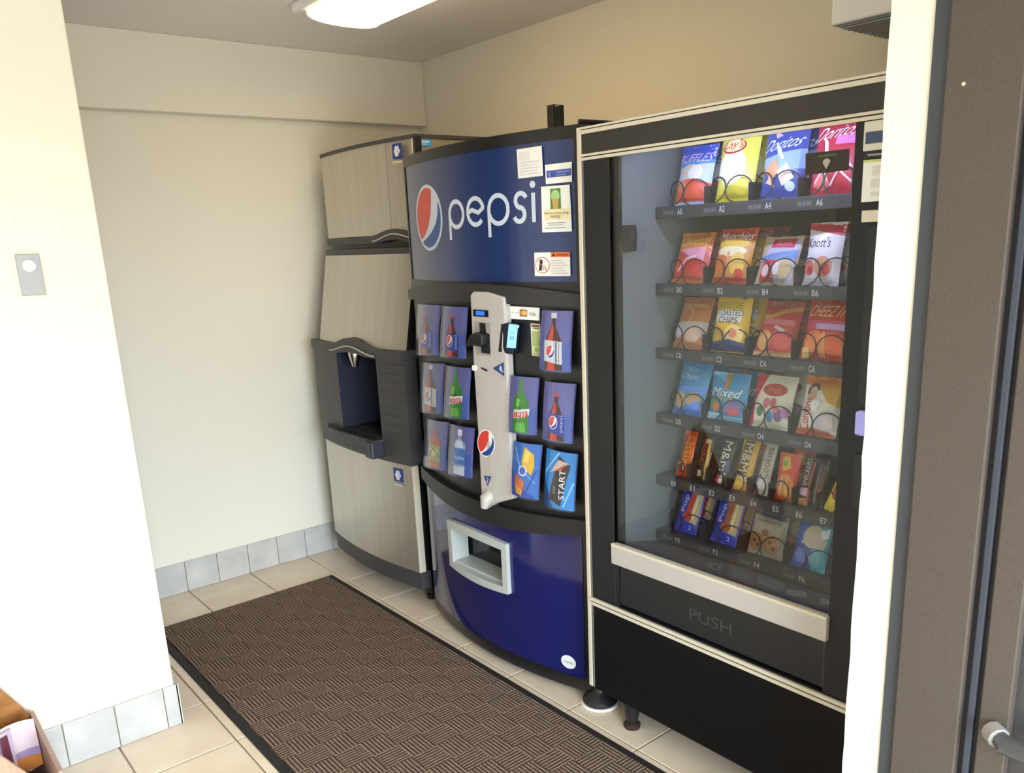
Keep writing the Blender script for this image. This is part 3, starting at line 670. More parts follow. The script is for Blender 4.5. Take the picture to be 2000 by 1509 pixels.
# ledge, blue lower front, delivery port
led = obj('ledge', MB().slab(PF, 1.04, 2.035, .57, .655, .09, mat('black_ledge', (33, 32, 34), .45), 30, off=.022, z0f=lambda x: .612-.045*(1-((x-1.54)/.5)**2), z1f=lambda x: .662-.02*(1-((x-1.54)/.5)**2)), pep, smooth=35)
px0, px1, pz0, pz1 = 1.312, 1.664, .330, .497
mb = MB()
for (xa, xb, za, zb) in ((1.052, px0, .078, .60), (px1, 1.985, .078, .60), (px0, px1, pz1, .60), (px0, px1, .078, pz0)):
    mb.slab(PF, xa, xb, za, zb, .02, BLUEP, max(8, int((xb-xa)*90)), off=.003)
lower = obj('lower_panel', mb, pep, smooth=35)
obj('lower_frame', MB().slab(PF, 1.04, 2.035, .028, .08, .07, BRD, 24, off=-.002).slab(PF, 1.985, 2.035, .078, .63, .05, BRD, 3).slab(PF, 1.04, 1.054, .078, .63, .05, BRD, 2), pep, smooth=35)
PORT = mat('pale_grey_frame', (186, 190, 188), .4)
ar2 = lambda x: .010*(1-((x-1.488)/.19)**2)
mb = MB().slab(PF, 1.298, 1.678, .488, .508, .08, PORT, 14, off=.02, z0f=lambda x: .480+ar2(x)*.6, z1f=lambda x: .508+ar2(x))
mb.slab(PF, 1.298, 1.678, .318, .34, .08, PORT, 14, off=.02, z0f=lambda x: .318-ar2(x), z1f=lambda x: .343-ar2(x)*.6)
mb.slab(PF, 1.2985, 1.328, .332, .492, .078, PORT, 2, off=.0192).slab(PF, 1.652, 1.6775, .332, .492, .078, PORT, 2, off=.0192)
port = obj('delivery_port', mb, pep, smooth=35)
obj('port_flap', B(1.31, 1.67, -.775, -.766, .32, .51, mat('smoked_flap', (20, 26, 34), .1)), port)
obj('port_floor', B(1.32, 1.66, -.85, -.766, .325, .345, PORT), port)
OV = quadS([P(1.893, .150, PF, .0035), P(1.951, .150, PF, .0035), P(1.951, .100, PF, .0035), P(1.893, .100, PF, .0035)])
art('oval_badge', [El(.5, .5, .5, .5, (226, 228, 230), 28), Tx('Vendo', .2, .38, .8, .62, (120, 124, 128))], OV, lower)
a = ony(1076, 245, -.5)
ant = obj('antenna', MB().box(1.568, 1.600, -.515, -.485, 1.848, 1.984, BLACK).box(1.598, 1.63, -.512, -.49, 1.848, 1.978, mat('antenna_black', (12, 12, 13), .3)), pep, bevel=.003)
obj('top_cable', MB().tube([(2.02, -.80, 1.862), (2.05, -.72, 1.858), (2.09, -.5, 1.852), (2.1, -.3, 1.856)], .007, 7, BLACK), pep, smooth=60)

# ================================================================== SNACK VENDING MACHINE
YF = -.838
sn = thing('snack_vending_machine', 'black glass-fronted snack vending machine with cream edge trim on legs', 'vending machine', (2.54, -.4, 0))
XR = 3.03
XG0, XG1, ZG0, ZG1 = 2.176, 2.884, .637, 1.750
obj('cabinet', MB().box(2.058, 2.12, -.80, -.03, .10, 1.832, BLACKM).box(2.12, XR, -.12, -.03, .10, 1.832, BLACKM).box(2.12, XR, -.80, -.12, 1.805, 1.832, BLACKM)
    .box(2.12, XR, -.79, -.12, .10, .42, BLACKM).box(2.91, XR, -.80, -.12, .42, 1.805, BLACKM), sn, bevel=.003)
obj('left_liner', B(2.12, 2.152, -.80, -.12, .42, 1.805, INGREY), sn)
obj('back_liner', B(2.152, 2.91, -.135, -.12, .42, 1.805, INDARK), sn)
obj('right_liner', B(2.902, 2.91, -.80, -.12, .42, 1.805, INDARK), sn)
obj('ceiling_liner', B(2.152, 2.902, -.80, -.12, 1.797, 1.805, INDARK), sn)
obj('lamp_tube', MB().tube([(2.26, -.789, 1.768), (2.88, -.789, 1.768)], .006, 10, mat('cool_tube', (255, 255, 255), .4, emis=((196, 206, 255), SNACK_LED))), sn)
BAND = mat('brown_black_band', (48, 44, 42), .4)
SIDEB = mat('black_door_face', (36, 36, 39), .42, spec=.3)
obj('header', B(2.069, XR, YF, -.80, 1.755, 1.835, BAND), sn)
for z0, z1, pr in ((1.8325, 1.838, .004), (1.8195, 1.8295, .006), (1.7605, 1.7665, .006), (1.750, 1.7575, .004)):
    obj('trim_strip', B(2.069, XR, YF-pr, YF+.004, z0, z1, CREAM), sn)
obj('trim_strip', B(2.053, 2.069, YF-.004, -.79, .105, 1.838, CREAM), sn, bevel=.002)
obj('trim_edge', B(2.069, 2.075, YF-.002, -.80, .105, 1.755, mat('grey_trim_edge', (112, 108, 102), .4)), sn)
obj('left_stile', B(2.075, XG0, YF, -.80, .43, 1.752, SIDEB), sn, bevel=.002)
obj('stile_reveal', B(XG0-.006, XG0, YF-.001, -.79, ZG0-.02, 1.752, mat('glossy_black_reveal', (10, 10, 14), .15)), sn)
obj('right_stile', B(XG1, XR, YF, -.80, .43, 1.752, SIDEB), sn, bevel=.002)
for z0, z1, pr in ((.4165, .4265, .008), (.4005, .4105, .005)):
    obj('trim_strip', B(2.069, XR, YF-pr, YF+.01, z0, z1, CREAM), sn)
obj('trim_gap', B(2.069, XR, YF-.001, YF+.02, .398, .43, BLACK), sn)
obj('kick_panel', B(2.069, XR, YF+.002, -.79, .098, .40, mat('dark_kick_panel', (10, 10, 12), .5, spec=.25)), sn, bevel=.002)
gl_ = obj('glass', B(XG0, XG1, -.832, -.828, ZG0-.01, ZG1+.002, GLASS), sn)
obj('silver_strip', B(2.172, 2.888, YF-.014, YF+.012, .573, .637, SILVER), sn, bevel=.003)
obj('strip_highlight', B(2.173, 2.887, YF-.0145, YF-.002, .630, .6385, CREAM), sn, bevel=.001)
fl_ = obj('delivery_flap', B(2.19, 2.878, YF+.004, -.81, .437, .573, mat('flap_black', (32, 33, 36), .35)), sn, bevel=.004)
obj('flap_gap', B(2.176, 2.19, YF+.002, -.80, .43, .573, BLACK), sn)
obj('flap_gap', B(2.878, 2.885, YF+.002, -.80, .43, .573, BLACK), sn)
art('push_lettering', [Tx('PUSH', 0, 0, 1, 1, (64, 65, 69))], quadS([Vector((2.462, YF+.004, .517)), Vector((2.605, YF+.004, .517)), Vector((2.605, YF+.004, .482)), Vector((2.462, YF+.004, .482))]), fl_)
for x in (2.205, 2.95):
    for y in (-.80, -.12):
        l = obj('leg', MB().tube([(x, y, .11), (x, y, .05), (x, y, .018)], [.032, .024, .018], 12, BLACKM).lathe((x, y, 0), [(.026, 0), (.028, .012), (.02, .018)], 14, mat('rusty_foot', (52, 36, 28), .8)), sn, smooth=50)
# selection column right of the glass
zc = lambda px, py: ony(px, py, YF)
a = zc(1690, 243)
PX0 = 2.905
obj('display_bezel', B(PX0, 3.01, YF-.006, YF, 1.690, 1.748, mat('bezel_cream', (216, 210, 196), .45)), sn, bevel=.003)
obj('display_window', B(PX0+.006, 3.0, YF-.007, YF-.001, 1.704, 1.727, mat('slate_display', (62, 78, 110), .2)), sn)
obj('name_strip', B(PX0+.004, 3.01, YF-.005, YF, 1.675, 1.689, BLACK), sn)
art('name_lettering', [Rr(0, .25, 1, .75, (150, 148, 142))], quadS([Vector((PX0+.012, YF-.0055, 1.686)), Vector((2.99, YF-.0055, 1.686)), Vector((2.99, YF-.0055, 1.678)), Vector((PX0+.012, YF-.0055, 1.678))]), sn)
cdv = obj('instruction_card', B(PX0+.003, 3.01, YF-.004, YF, 1.590, 1.673, PAPER), sn)
art('card_print', [Rr(0, .94, 1, 1, (196, 206, 120)), Rr(.2, .62, .9, .84, (216, 212, 208)), Rr(.2, .34, .9, .52, (218, 214, 208)), Rr(.2, .14, .7, .2, (214, 210, 206))], quadS([Vector((PX0+.003, YF-.004, 1.673)), Vector((3.01, YF-.004, 1.673)), Vector((3.01, YF-.004, 1.59)), Vector((PX0+.003, YF-.004, 1.59))]), cdv)
obj('coin_plate', B(PX0+.006, 3.01, YF-.006, YF, 1.549, 1.573, mat('bezel_cream', (216, 210, 196), .45)), sn, bevel=.002)
obj('keypad_recess', B(2.926, 3.02, YF-.002, YF, 1.16, 1.54, BLACK), sn)
obj('bill_validator', B(2.93, 3.01, YF-.02, YF, 1.095, 1.150, mat('lavender_lit', (150, 150, 205), .35, emis=((150, 150, 230), .35))), sn, bevel=.006)
obj('coin_return', B(2.925, 3.01, YF-.004, YF, .92, 1.05, BLACK), sn, bevel=.004)
# sign stuck on the glass
SGN = quad_px([(1574, 300), (1660, 290), (1658, 332), (1574, 342)], lambda x, y: ony(x, y, -.833), .0006)
gs = plate('glass_sign', SGN, mat('sign_brown_black', (44, 36, 32), .4), sn, .0008)
art('sign_print', [Rr(.3, .74, .72, .86, (72, 88, 40)), El(.5, .5, .085, .16, (176, 166, 158), 16), Po([(.42, .46), (.58, .46), (.5, .16)], (176, 166, 158))], lambda u, v, o=0.0: SGN(u, v, o+.001), gs)
# lock box on the liner
p0, p1 = onx(1209, 440, 2.165), onx(1241, 490, 2.165)
lk = obj('lock_box', B(2.152, 2.172, min(p0.y, p1.y), max(p0.y, p1.y), p1.z, p0.z, BLACK), sn, bevel=.004)
obj('lock_barrel', MB().tube([(2.17, (p0.y+p1.y)/2+.01, p0.z-.028), (2.182, (p0.y+p1.y)/2+.01, p0.z-.028)], .012, 14, mat('dark_barrel', (44, 44, 48), .3)), lk, smooth=40)
# inclined bin floor in front of the trays
BINM = mat('bin_grey', (78, 77, 80), .55)
binf = obj('bin_floor', MB().prism([(2.152, -.825, .628), (2.152, -.60, .575), (2.152, -.60, .565), (2.152, -.825, .618)], (.75, 0, 0), BINM), sn)
def onbin(px, py):
    n_ = Vector((0, .2356, 1)); d = ray(px, py); return CAM+d*((Vector((2.3, -.825, .628))-CAM).dot(n_)/d.dot(n_))
bs = lambda p4: quad_px(p4, onbin, .0006)
art('bin_sticker', [Tx('ICE', 0, 0, 1, 1, (134, 136, 136))], bs([(1387, 1097), (1413, 1103), (1409, 1118), (1383, 1109)]), sn)
art('bin_sticker', [Rr(0, 0, 1, 1, (120, 76, 82)), El(.5, .5, .4, .44, (86, 104, 106)), Tx('berry', .22, .36, .8, .62, (150, 120, 124))], bs([(1425, 1099), (1474, 1112), (1472, 1147), (1422, 1130)]), sn)
art('bin_sticker', [Rr(0, .1, .4, 1, (76, 112, 102)), El(.55, .5, .45, .48, (92, 108, 104)), Tx('Gum', .2, .34, .9, .62, (62, 78, 74))], bs([(1481, 1118), (1534, 1134), (1532, 1158), (1478, 1142)]), sn)
for q in (((1537, 1150), (1576, 1157), (1574, 1167), (1536, 1162)), ((1603, 1168), (1621, 1172), (1620, 1182), (1601, 1178))):
    art('clear_tape', [Rr(0, 0, 1, 1, (128, 128, 130))], bs(q), sn)
# ---- trays with wire spirals
YT = -.62
ROWS = dict(A=1.601, B=1.382, C=1.190, D=.988, E=.789, F=.606)
WX = [2.246+.1455*k for k in range(5)]; EX = [2.229+.0727*k for k in range(9)]
def helix(name, r, turns, pitch, hand):
    n = 16; L_ = [(hand*r*math.sin(2*PI*i/n), pitch*i/n, -r*math.cos(2*PI*i/n)) for i in range(int(turns*n)+1)]
    return MB().tube(L_, .0019, 5, COILM)
coil_mesh = {}
def coil(parent, x, z, kind, hand):
    key = (kind, hand)
    r = .034 if kind == 'wide' else .029
    if key not in coil_mesh:
        o = obj('spiral', helix('spiral', r, 7.0, .058 if kind == 'wide' else .05, hand), parent, smooth=True)
        # mesh is local to the helix start, undo the parent offset
        off = root_loc(parent)
        for v in o.data.vertices: v.co += off
        coil_mesh[key] = o.data
    else:
        o = bpy.data.objects.new('spiral', coil_mesh[key]); COL.objects.link(o); o.parent = parent
    o.location = Vector((x, YT-.006, z+r+.003))-root_loc(parent)
for rw, zl in ROWS.items():
    z = zl+.014
    tr = obj('tray', MB().box(2.156, 2.90, YT, -.16, z-.006, z, TRAYM), sn)
    strip = obj('front_strip', B(2.156, 2.90, YT-.006, YT, zl-.017, zl+.017, TRAYM), tr, bevel=.002)
    cols = EX if rw == 'E' else WX
    step = .0727 if rw == 'E' else .1455
    for k, x in enumerate(cols):
        if rw == 'E' or k < 5:
            if k > 0: obj('divider', B(x-step/2-.001, x-step/2+.001, YT+.01, -.16, z, z+.05, TRAYM), tr)
        nm = rw+str(k if rw == 'E' else 2*k)
        s_ = .008
        art('slot_label', [Tx(nm, 0, 0, 1, 1, (206, 208, 214))], quadS([Vector((x-.009, YT-.007, zl+s_)), Vector((x+.009, YT-.007, zl+s_)), Vector((x+.009, YT-.007, zl-s_)), Vector((x-.009, YT-.007, zl-s_))]), tr)
        if rw != 'E': art('price_tag', [Rr(0, 0, 1, 1, (74, 74, 78)), Rr(.08, .2, .3, .8, (98, 98, 102)), Rr(.4, .2, .62, .8, (94, 94, 98)), Rr(.7, .2, .92, .8, (98, 98, 102))], quadS([Vector((x-.062, YT-.007, zl+.006)), Vector((x-.018, YT-.007, zl+.006)), Vector((x-.018, YT-.007, zl-.008)), Vector((x-.062, YT-.007, zl-.008))]), tr)
        if rw == 'E': coil(tr, x, z, 'narrow', 1)
        else: coil(tr, x-.0345, z, 'wide', 1); coil(tr, x+.0345, z, 'wide', -1)

# ================================================================== SNACKS
def foil(c): return mat('foil_%02x%02x%02x' % tuple(c), c, .32, bump=(38, .55), coat=.25)
class Bag:
    """pillow pack: crimped flat ends, bulging middle; local frame: origin at bottom centre, front faces -Y"""
    def __init__(s, w, h, T, seed, pinch=.05):
        rnd = random.Random(seed); s.w, s.h, s.T, s.pinch = w, h, T, pinch
        s.a = [rnd.uniform(-1, 1) for _ in range(8)]
    def edge(s, v): return 1-s.pinch*math.sin(PI*min(max(v, 0), 1))+.02*s.a[0]*math.sin(5*v+s.a[1]*3)
    def S(s, u, v, o=0.0, side=-1):
        e = min(max((v-.05)/.9, 0), 1)
        d = (max(0, 1-(2*u-1)**2)**.55)*(max(0, math.sin(PI*e**.8))**.6 if 0 < e < 1 else 0)
        d *= 1+.08*s.a[2]*math.sin(7*u+s.a[3]*3)+.10*s.a[4]*math.sin(9*v+s.a[5]*3+3*u)
        low = 1.25-.5*v
        wx = s.w*s.edge(v)
        cr = .0012*math.sin(u*60) if (v < .05 or v > .95) else 0
        return Vector(((u-.5)*wx, side*(s.T*.4*d*low+.0006+o)+cr+.004*s.a[6]*math.sin(PI*u*1.3)*v**3, v*s.h))
    def mesh(s, M):
        nu, nv = 12, 18; mb = MB(); mb.grid(lambda u, v: s.S(u, v), nu, nv, M); mb.grid(lambda u, v: s.S(u, v, 0, 1), nu, nv, M, True)
        return mb
GRP = 'snack packs on the trays'
def snack(name, label, cat, x, row, w, h, T, lean, col, prims, yaw=0, roll=0, dy=0, dz=0, seed=None, behind=None, y=None):
    bg_ = Bag(w, h, T, seed if seed is not None else hash(label) % 1000 if False else sum(map(ord, label)))
    o = obj(name, bg_.mesh(foil(col)), None, smooth=True)
    z = ROWS[row]+.0145+dz
    o.location = (x, (YT+(.046 if row == 'A' else .034)+dy) if y is None else y, z); o.rotation_euler = (-math.radians(lean*(.55 if row == 'A' else .8)), math.radians(roll), math.radians(yaw))
    tag(o, label, cat)
    p = art('printed_front', prims, lambda u, v, off=0.0: bg_.S(u, v, off), o, eps=.0004, nu=12, nv=18, at=(0, 0, 0)) if prims else None
    if behind:
        for k, lb in enumerate(behind):
            c = o.copy(); COL.objects.link(c); c['label'] = lb; c.location = o.location+Vector((.004*(k+1), .066*(k+1), .0))
            if p:
                pc = p.copy(); COL.objects.link(pc); pc.parent = c
    return o
Wh, Rd, Yl, Bu, Or, Br, Dk, Go = (240, 240, 240), (200, 36, 44), (238, 214, 60), (40, 70, 170), (232, 110, 40), (120, 74, 44), (36, 28, 28), (224, 170, 60)
# row A
snack('chip_bag', 'blue white and orange ridged potato chip bag in slot A0', 'chip bag', WX[0], 'A', .128, .17, .06, 24, (206, 216, 232),
      [Rr(0, .74, 1, 1, (54, 84, 196)), Po([(0, .74), (1, .74), (1, .68), (.5, .76), (0, .62)], (84, 150, 214)), Tx('RUFFLES', .05, .7, .95, .85, (240, 214, 236), 0, .1), El(.45, .55, .28, .12, (226, 206, 178)), El(.62, .52, .2, .13, (244, 238, 230)), Po([(0, .05), (1, .05), (1, .34), (.6, .42), (.25, .4), (0, .3)], (230, 92, 66)), Rr(0, 0, 1, .06, (196, 206, 226)), El(.3, .3, .16, .1, (240, 140, 100))],
      behind=['blue white and orange ridged potato chip bag second in slot A0'])
snack('chip_bag', 'pale yellow potato chip bag with red banner logo in slot A2', 'chip bag', WX[1], 'A', .128, .205, .065, 20, (236, 226, 90),
      [El(.45, .45, .36, .24, (246, 242, 206)), El(.42, .72, .32, .1, (206, 52, 52)), El(.42, .73, .28, .085, (246, 232, 170)), Tx("Lay's", .18, .66, .68, .8, (206, 42, 52), 0, .15), El(.3, .38, .12, .09, (246, 246, 236)), Rr(0, 0, 1, .1, (214, 196, 50)), El(.6, .12, .3, .08, (206, 190, 60))],
      behind=['pale yellow potato chip bag second in slot A2'])
snack('chip_bag', 'dark blue tortilla chip bag with white lettering in slot A4', 'chip bag', WX[2], 'A', .13, .205, .065, 20, (66, 82, 160),
      [Po([(0, .5), (1, .6), (1, .36), (.55, .32), (0, .4)], (150, 178, 220)), Po([(.2, .88), (.45, .78), (.3, .75)], (226, 196, 220)), Tx('Doritos', .06, .6, .94, .76, (232, 238, 246), 0, .25, .35), Po([(.35, .68), (.48, .62), (.62, .48), (.58, .46), (.42, .56)], (226, 230, 244)), Po([(.14, .36), (.4, .5), (.56, .34), (.34, .2)], (226, 160, 110)), Po([(.5, .32), (.7, .42), (.86, .24), (.62, .14)], (236, 216, 190)), Po([(.2, .2), (.36, .3), (.44, .14)], (240, 190, 150)), El(.78, .14, .1, .06, (206, 220, 240))],
      behind=['dark blue tortilla chip bag second in slot A4'])
snack('chip_bag', 'red tortilla chip bag behind the dark glass sign in slot A6', 'chip bag', WX[3]+.004, 'A', .132, .205, .065, 20, (196, 44, 68),
      [Tx('Doritos', .06, .66, .94, .82, (236, 240, 246), 0, .25, .3), Rr(.5, .58, .92, .68, (226, 130, 190)), Po([(.22, .7), (.34, .62), (.4, .44), (.3, .5)], (240, 230, 236)), Po([(.1, .12), (.4, .3), (.5, .1), (.3, .05)], (226, 120, 110)), Ln([(.15, .14), (.35, .3), (.45, .15)], .03, (240, 220, 226)), Ln([(.5, .1), (.66, .28), (.9, .14)], .03, (240, 214, 226))],
      behind=['red tortilla chip bag second in slot A6'])
# row B
snack('chip_bag', 'orange and red crunchy cheese snack bag in slot B0', 'chip bag', WX[0], 'B', .125, .152, .06, 25, (206, 70, 56),
      [Rr(0, .62, 1, 1, (224, 132, 56)), Tx('Cheetos', .06, .74, .94, .92, (236, 220, 120), 0, .1, .3), Po([(.1, .64), (.9, .7), (.9, .4), (.5, .5)], (226, 150, 170)), El(.3, .3, .22, .16, (216, 62, 50)), El(.7, .3, .2, .16, (196, 46, 44)), Ln([(.25, .2), (.45, .45), (.7, .5)], .05, (236, 200, 206)), Rr(0, 0, 1, .07, (222, 140, 80))],
      behind=['orange cheese snack bag second in slot B0'])
snack('chip_bag', 'golden orange snack mix bag with white lettering in slot B2', 'chip bag', WX[1], 'B', .122, .158, .06, 22, (220, 150, 70),
      [Rr(0, .78, 1, 1, (196, 52, 40)), Tx('Munchies', .04, .77, .96, .92, (236, 238, 246), 0, .1, .1), El(.5, .7, .42, .09, (236, 190, 70)), El(.5, .56, .4, .1, (240, 226, 180)), El(.28, .32, .2, .18, (206, 110, 50)), El(.72, .34, .2, .2, (232, 190, 90)), Ln([(.45, .55), (.5, .3)], .07, (226, 160, 120)), Rr(0, 0, 1, .1, (196, 70, 50)), El(.8, .16, .12, .09, (206, 60, 60))],
      behind=['golden orange snack mix bag second in slot B2', 'golden orange snack mix bag third in slot B2'])
snack('cracker_pack', 'red white and blue cracker pack in tan wrapper in slot B4', 'snack pack', WX[2]-.004, 'B', .12, .135, .05, 28, (206, 178, 140),
      [Po([(.12, .02), (.95, .02), (.98, .96), (.2, .96)], (196, 190, 214)), Rr(.25, .74, .85, .95, (214, 48, 78)), Tx('Austin', .36, .78, .76, .9, (236, 160, 190)), Po([(.1, .55), (.98, .7), (.98, .5), (.1, .42)], (104, 136, 200)), Po([(.14, .05), (.5, .05), (.62, .46), (.2, .46)], (206, 44, 66)), El(.3, .25, .1, .12, (236, 200, 214)), El(.75, .3, .18, .2, (206, 180, 140)), El(.58, .3, .08, .14, (236, 226, 236))],
      behind=['tan wrapped cracker pack second in slot B4'])
snack('cookie_bag', 'white and red fruit shortbread cookie bag in slot B6', 'snack pack', WX[3]-.012, 'B', .108, .158, .05, 12, (226, 216, 226),
      [Po([(0, .9), (1, .78), (1, .96), (0, 1)], (196, 44, 70)), Tx("Knott's", .08, .6, .72, .76, (44, 44, 60)), El(.2, .28, .18, .12, (206, 110, 110)), El(.62, .3, .24, .16, (206, 150, 120)), El(.7, .26, .12, .1, (196, 56, 66)), El(.26, .24, .08, .07, (190, 50, 66)), Rr(0, 0, 1, .06, (206, 196, 206))], yaw=-6,
      behind=['white and red shortbread cookie bag second in slot B6'])
snack('chip_bag', 'red snack bag standing at the back of slot B6', 'chip bag', WX[3]+.01, 'B', .125, .17, .05, 4, (206, 66, 56), [Rr(.3, .4, .7, .6, (226, 200, 190))], dy=.19)
snack('chip_bag', 'bright blue snack bag half hidden by door stile in slot B8', 'chip bag', WX[4]+.002, 'B', .125, .15, .05, 22, (54, 150, 214), [El(.4, .6, .3, .2, (206, 226, 240))])
# row C
snack('chip_bag', 'dull orange brown snack bag with white base in slot C0', 'chip bag', WX[0], 'C', .115, .158, .055, 26, (190, 116, 66),
      [Ln(arcpts((.36, .62), .16, 0, 360, 20), .02, (222, 180, 140)), Rr(.1, .8, .9, .86, (206, 150, 100)), Po([(0, .48), (1, .52), (1, .22), (0, .25)], (196, 176, 172)), El(.65, .26, .24, .16, (206, 170, 150)), El(.2, .3, .16, .12, (206, 206, 214)), Po([(0, .0), (1, 0), (1, .14), (0, .1)], (206, 130, 96))],
      behind=['dull orange brown snack bag second in slot C0'])
snack('chip_bag', 'bright yellow veggie toasted chips bag in slot C2', 'chip bag', WX[1]+.002, 'C', .122, .172, .06, 14, (232, 186, 52),
      [Tx('VEGGIE', .1, .72, .82, .83, (110, 150, 52)), Rr(.12, .5, .84, .7, (240, 240, 240)), Tx('TOASTED', .12, .6, .86, .7, (60, 64, 130)), Tx('CHIPS', .22, .48, .76, .58, (60, 64, 130)), El(.25, .3, .2, .12, (206, 150, 70)), El(.7, .3, .24, .16, (236, 206, 130)), El(.68, .32, .12, .08, (220, 130, 110)), Po([(0, .02), (1, .02), (1, .16), (.6, .22), (0, .14)], (56, 66, 130)), Po([(.0, .14), (.2, .26), (.1, .4), (0, .4)], (140, 176, 60)), El(.82, .92, .07, .05, (110, 120, 120))],
      behind=['bright yellow veggie chips bag second in slot C2'])
snack('cracker_pack', 'red cracker bag with orange wave stripe in slot C4', 'snack pack', WX[2], 'C', .122, .158, .055, 30, (206, 62, 58),
      [Tx('RITZ', .2, .9, .8, .99, (236, 226, 216)), Ln([(0, .7), (.3, .68), (.6, .8), (1, .86)], .09, (226, 160, 60)), Rr(.08, .54, .92, .64, (226, 130, 150)), El(.28, .26, .2, .18, (236, 170, 110)), El(.72, .3, .24, .2, (216, 84, 84)), Ln([(.5, .5), (.75, .42)], .06, (240, 214, 226)), Rr(0, 0, 1, .08, (222, 180, 130))],
      behind=['red cracker bag second in slot C4'])
snack('cracker_pack', 'bright red cheese cracker bag with cream lettering in slot C6', 'snack pack', WX[3]+.004, 'C', .136, .172, .055, 22, (206, 48, 44),
      [Tx('CHEEZ IT', .06, .66, .86, .84, (236, 214, 160), 0, .12), Po([(.78, .88), (1, .84), (1, .98), (.82, 1)], (232, 190, 80)), Rr(0, .46, 1, .6, (214, 60, 110)), Rr(.3, .46, .95, .55, (206, 170, 226)), El(.3, .28, .22, .17, (236, 130, 70)), El(.75, .26, .22, .18, (226, 96, 50)), Po([(.45, .05), (.6, .05), (.56, .42), (.5, .42)], (232, 150, 80)), Rr(.08, .02, .24, .18, (226, 200, 130))],
      behind=['bright red cheese cracker bag second in slot C6'])
# row D
snack('cookie_bag', 'light blue mini cookie bag with brown cookies in slot D0', 'snack pack', WX[0], 'D', .116, .162, .055, 24, (70, 146, 200),
      [Tx('Mini', .2, .8, .6, .92, (150, 196, 226), 0, .2), Tx('Chips', .12, .64, .7, .78, (190, 216, 236), 0, .2), Po([(0, .5), (1, .58), (1, .4), (.5, .42), (0, .36)], (86, 150, 230)), El(.3, .26, .2, .16, (206, 170, 130)), El(.72, .28, .22, .15, (190, 156, 124)), Po([(.4, .05), (1, .05), (1, .3), (.7, .24)], (90, 140, 236)), Rr(0, 0, 1, .06, (60, 120, 210))],
      behind=['light blue mini cookie bag second in slot D0', 'light blue mini cookie bag third in slot D0'])
snack('fruit_snack_pouch', 'sky blue pouch with orange and green stripe in slot D2', 'snack pack', WX[1]-.002, 'D', .132, .142, .045, 14, (52, 142, 204),
      [Po([(0, .95), (.4, .82), (.4, 1), (0, 1)], (120, 190, 230)), Rr(.42, .66, .5, 1, (226, 110, 50)), Rr(.5, .66, .56, 1, (90, 150, 80)), Tx('Mixed', .1, .5, .86, .68, (240, 236, 220), 0, .1), Tx('Fruit', .3, .4, .7, .52, (226, 200, 70), 0, .1), El(.2, .34, .14, .12, (90, 150, 110)), El(.28, .28, .1, .1, (206, 120, 70)), El(.7, .28, .22, .16, (120, 110, 170)), El(.74, .22, .16, .08, (190, 80, 100)), Rr(.0, .02, 1, .12, (150, 206, 240)), Rr(.0, .02, .4, .16, (190, 226, 250))],
      behind=['sky blue pouch second in slot D2'])
snack('fruit_snack_pouch', 'white pouch with red edge and red oval in slot D4', 'snack pack', WX[2]-.004, 'D', .13, .15, .05, 20, (232, 226, 214),
      [Po([(0, 0), (.14, 0), (.12, .5), (.3, 1), (0, 1)], (206, 40, 56)), El(.55, .72, .3, .12, (190, 60, 52)), Tx('Fruit', .4, .67, .7, .77, (226, 150, 130)), El(.3, .3, .09, .1, (70, 120, 80)), El(.44, .46, .08, .1, (206, 110, 140)), El(.6, .48, .07, .09, (206, 90, 110)), El(.56, .22, .08, .11, (80, 140, 206)), El(.76, .26, .1, .12, (110, 84, 140)), El(.9, .32, .08, .1, (186, 130, 190)), El(.7, .36, .08, .06, (220, 120, 140))],
      behind=['white pouch with red edge second in slot D4'])
snack('pretzel_bag', 'white and orange filled pretzel bag with vertical red lettering in slot D6', 'snack pack', WX[3]-.004, 'D', .115, .16, .055, 20, (236, 226, 222),
      [Rr(0, .84, 1, 1, (228, 130, 44)), Po([(.4, .84), (1, .84), (1, .5), (.7, .58)], (214, 160, 60)), Ln(arcpts((.3, .72), .13, 20, 200, 12), .07, (120, 60, 50)), El(.3, .66, .1, .1, (226, 180, 130)), Tx('Combos', .1, .08, .36, .62, (206, 52, 66), 90), El(.74, .26, .2, .18, (222, 206, 216)), El(.45, .52, .12, .1, (240, 240, 246)), Po([(0, 0), (1, 0), (1, .05), (.5, .12), (0, .1)], (226, 110, 84))],
      behind=['white and orange filled pretzel bag second in slot D6'])
snack('snack_pack', 'dark brown crinkled snack pack beside the stile in slot D8', 'snack pack', WX[4], 'D', .11, .15, .05, 18, (44, 40, 40), [El(.4, .5, .1, .2, (96, 92, 92)), Rr(.8, 0, 1, .2, (196, 150, 90))])
# row E: candy
def bar(label, k, w, h, T, lean, col, prims, name='candy_bar', **kw): return snack(name, label, 'candy', EX[k]+kw.pop('dx', 0), 'E', w, h, T, lean, col, prims, **kw)
bar('orange peanut butter cup pack with yellow vertical lettering in slot E0', 0, .05, .145, .022, 24, (226, 84, 36), [Tx("REESE'S", .36, .3, .84, .9, (236, 190, 60), 90), Rr(.12, .3, .3, .9, (120, 50, 30)), El(.4, .18, .28, .1, (130, 60, 36)), Rr(.5, .14, .66, .3, (222, 190, 160))])
bar('dark wrapper candy bar with red vertical lettering in slot E1', 1, .04, .135, .022, 22, (56, 34, 28), [Tx('TWIX', .08, .28, .56, .9, (206, 52, 50), 90), Ln([(.72, .02), (.84, .5), (.7, .9)], .2, (226, 180, 90)), Rr(.3, .86, .8, .96, (220, 190, 130)), Rr(.06, .1, .5, .24, (206, 196, 170))])
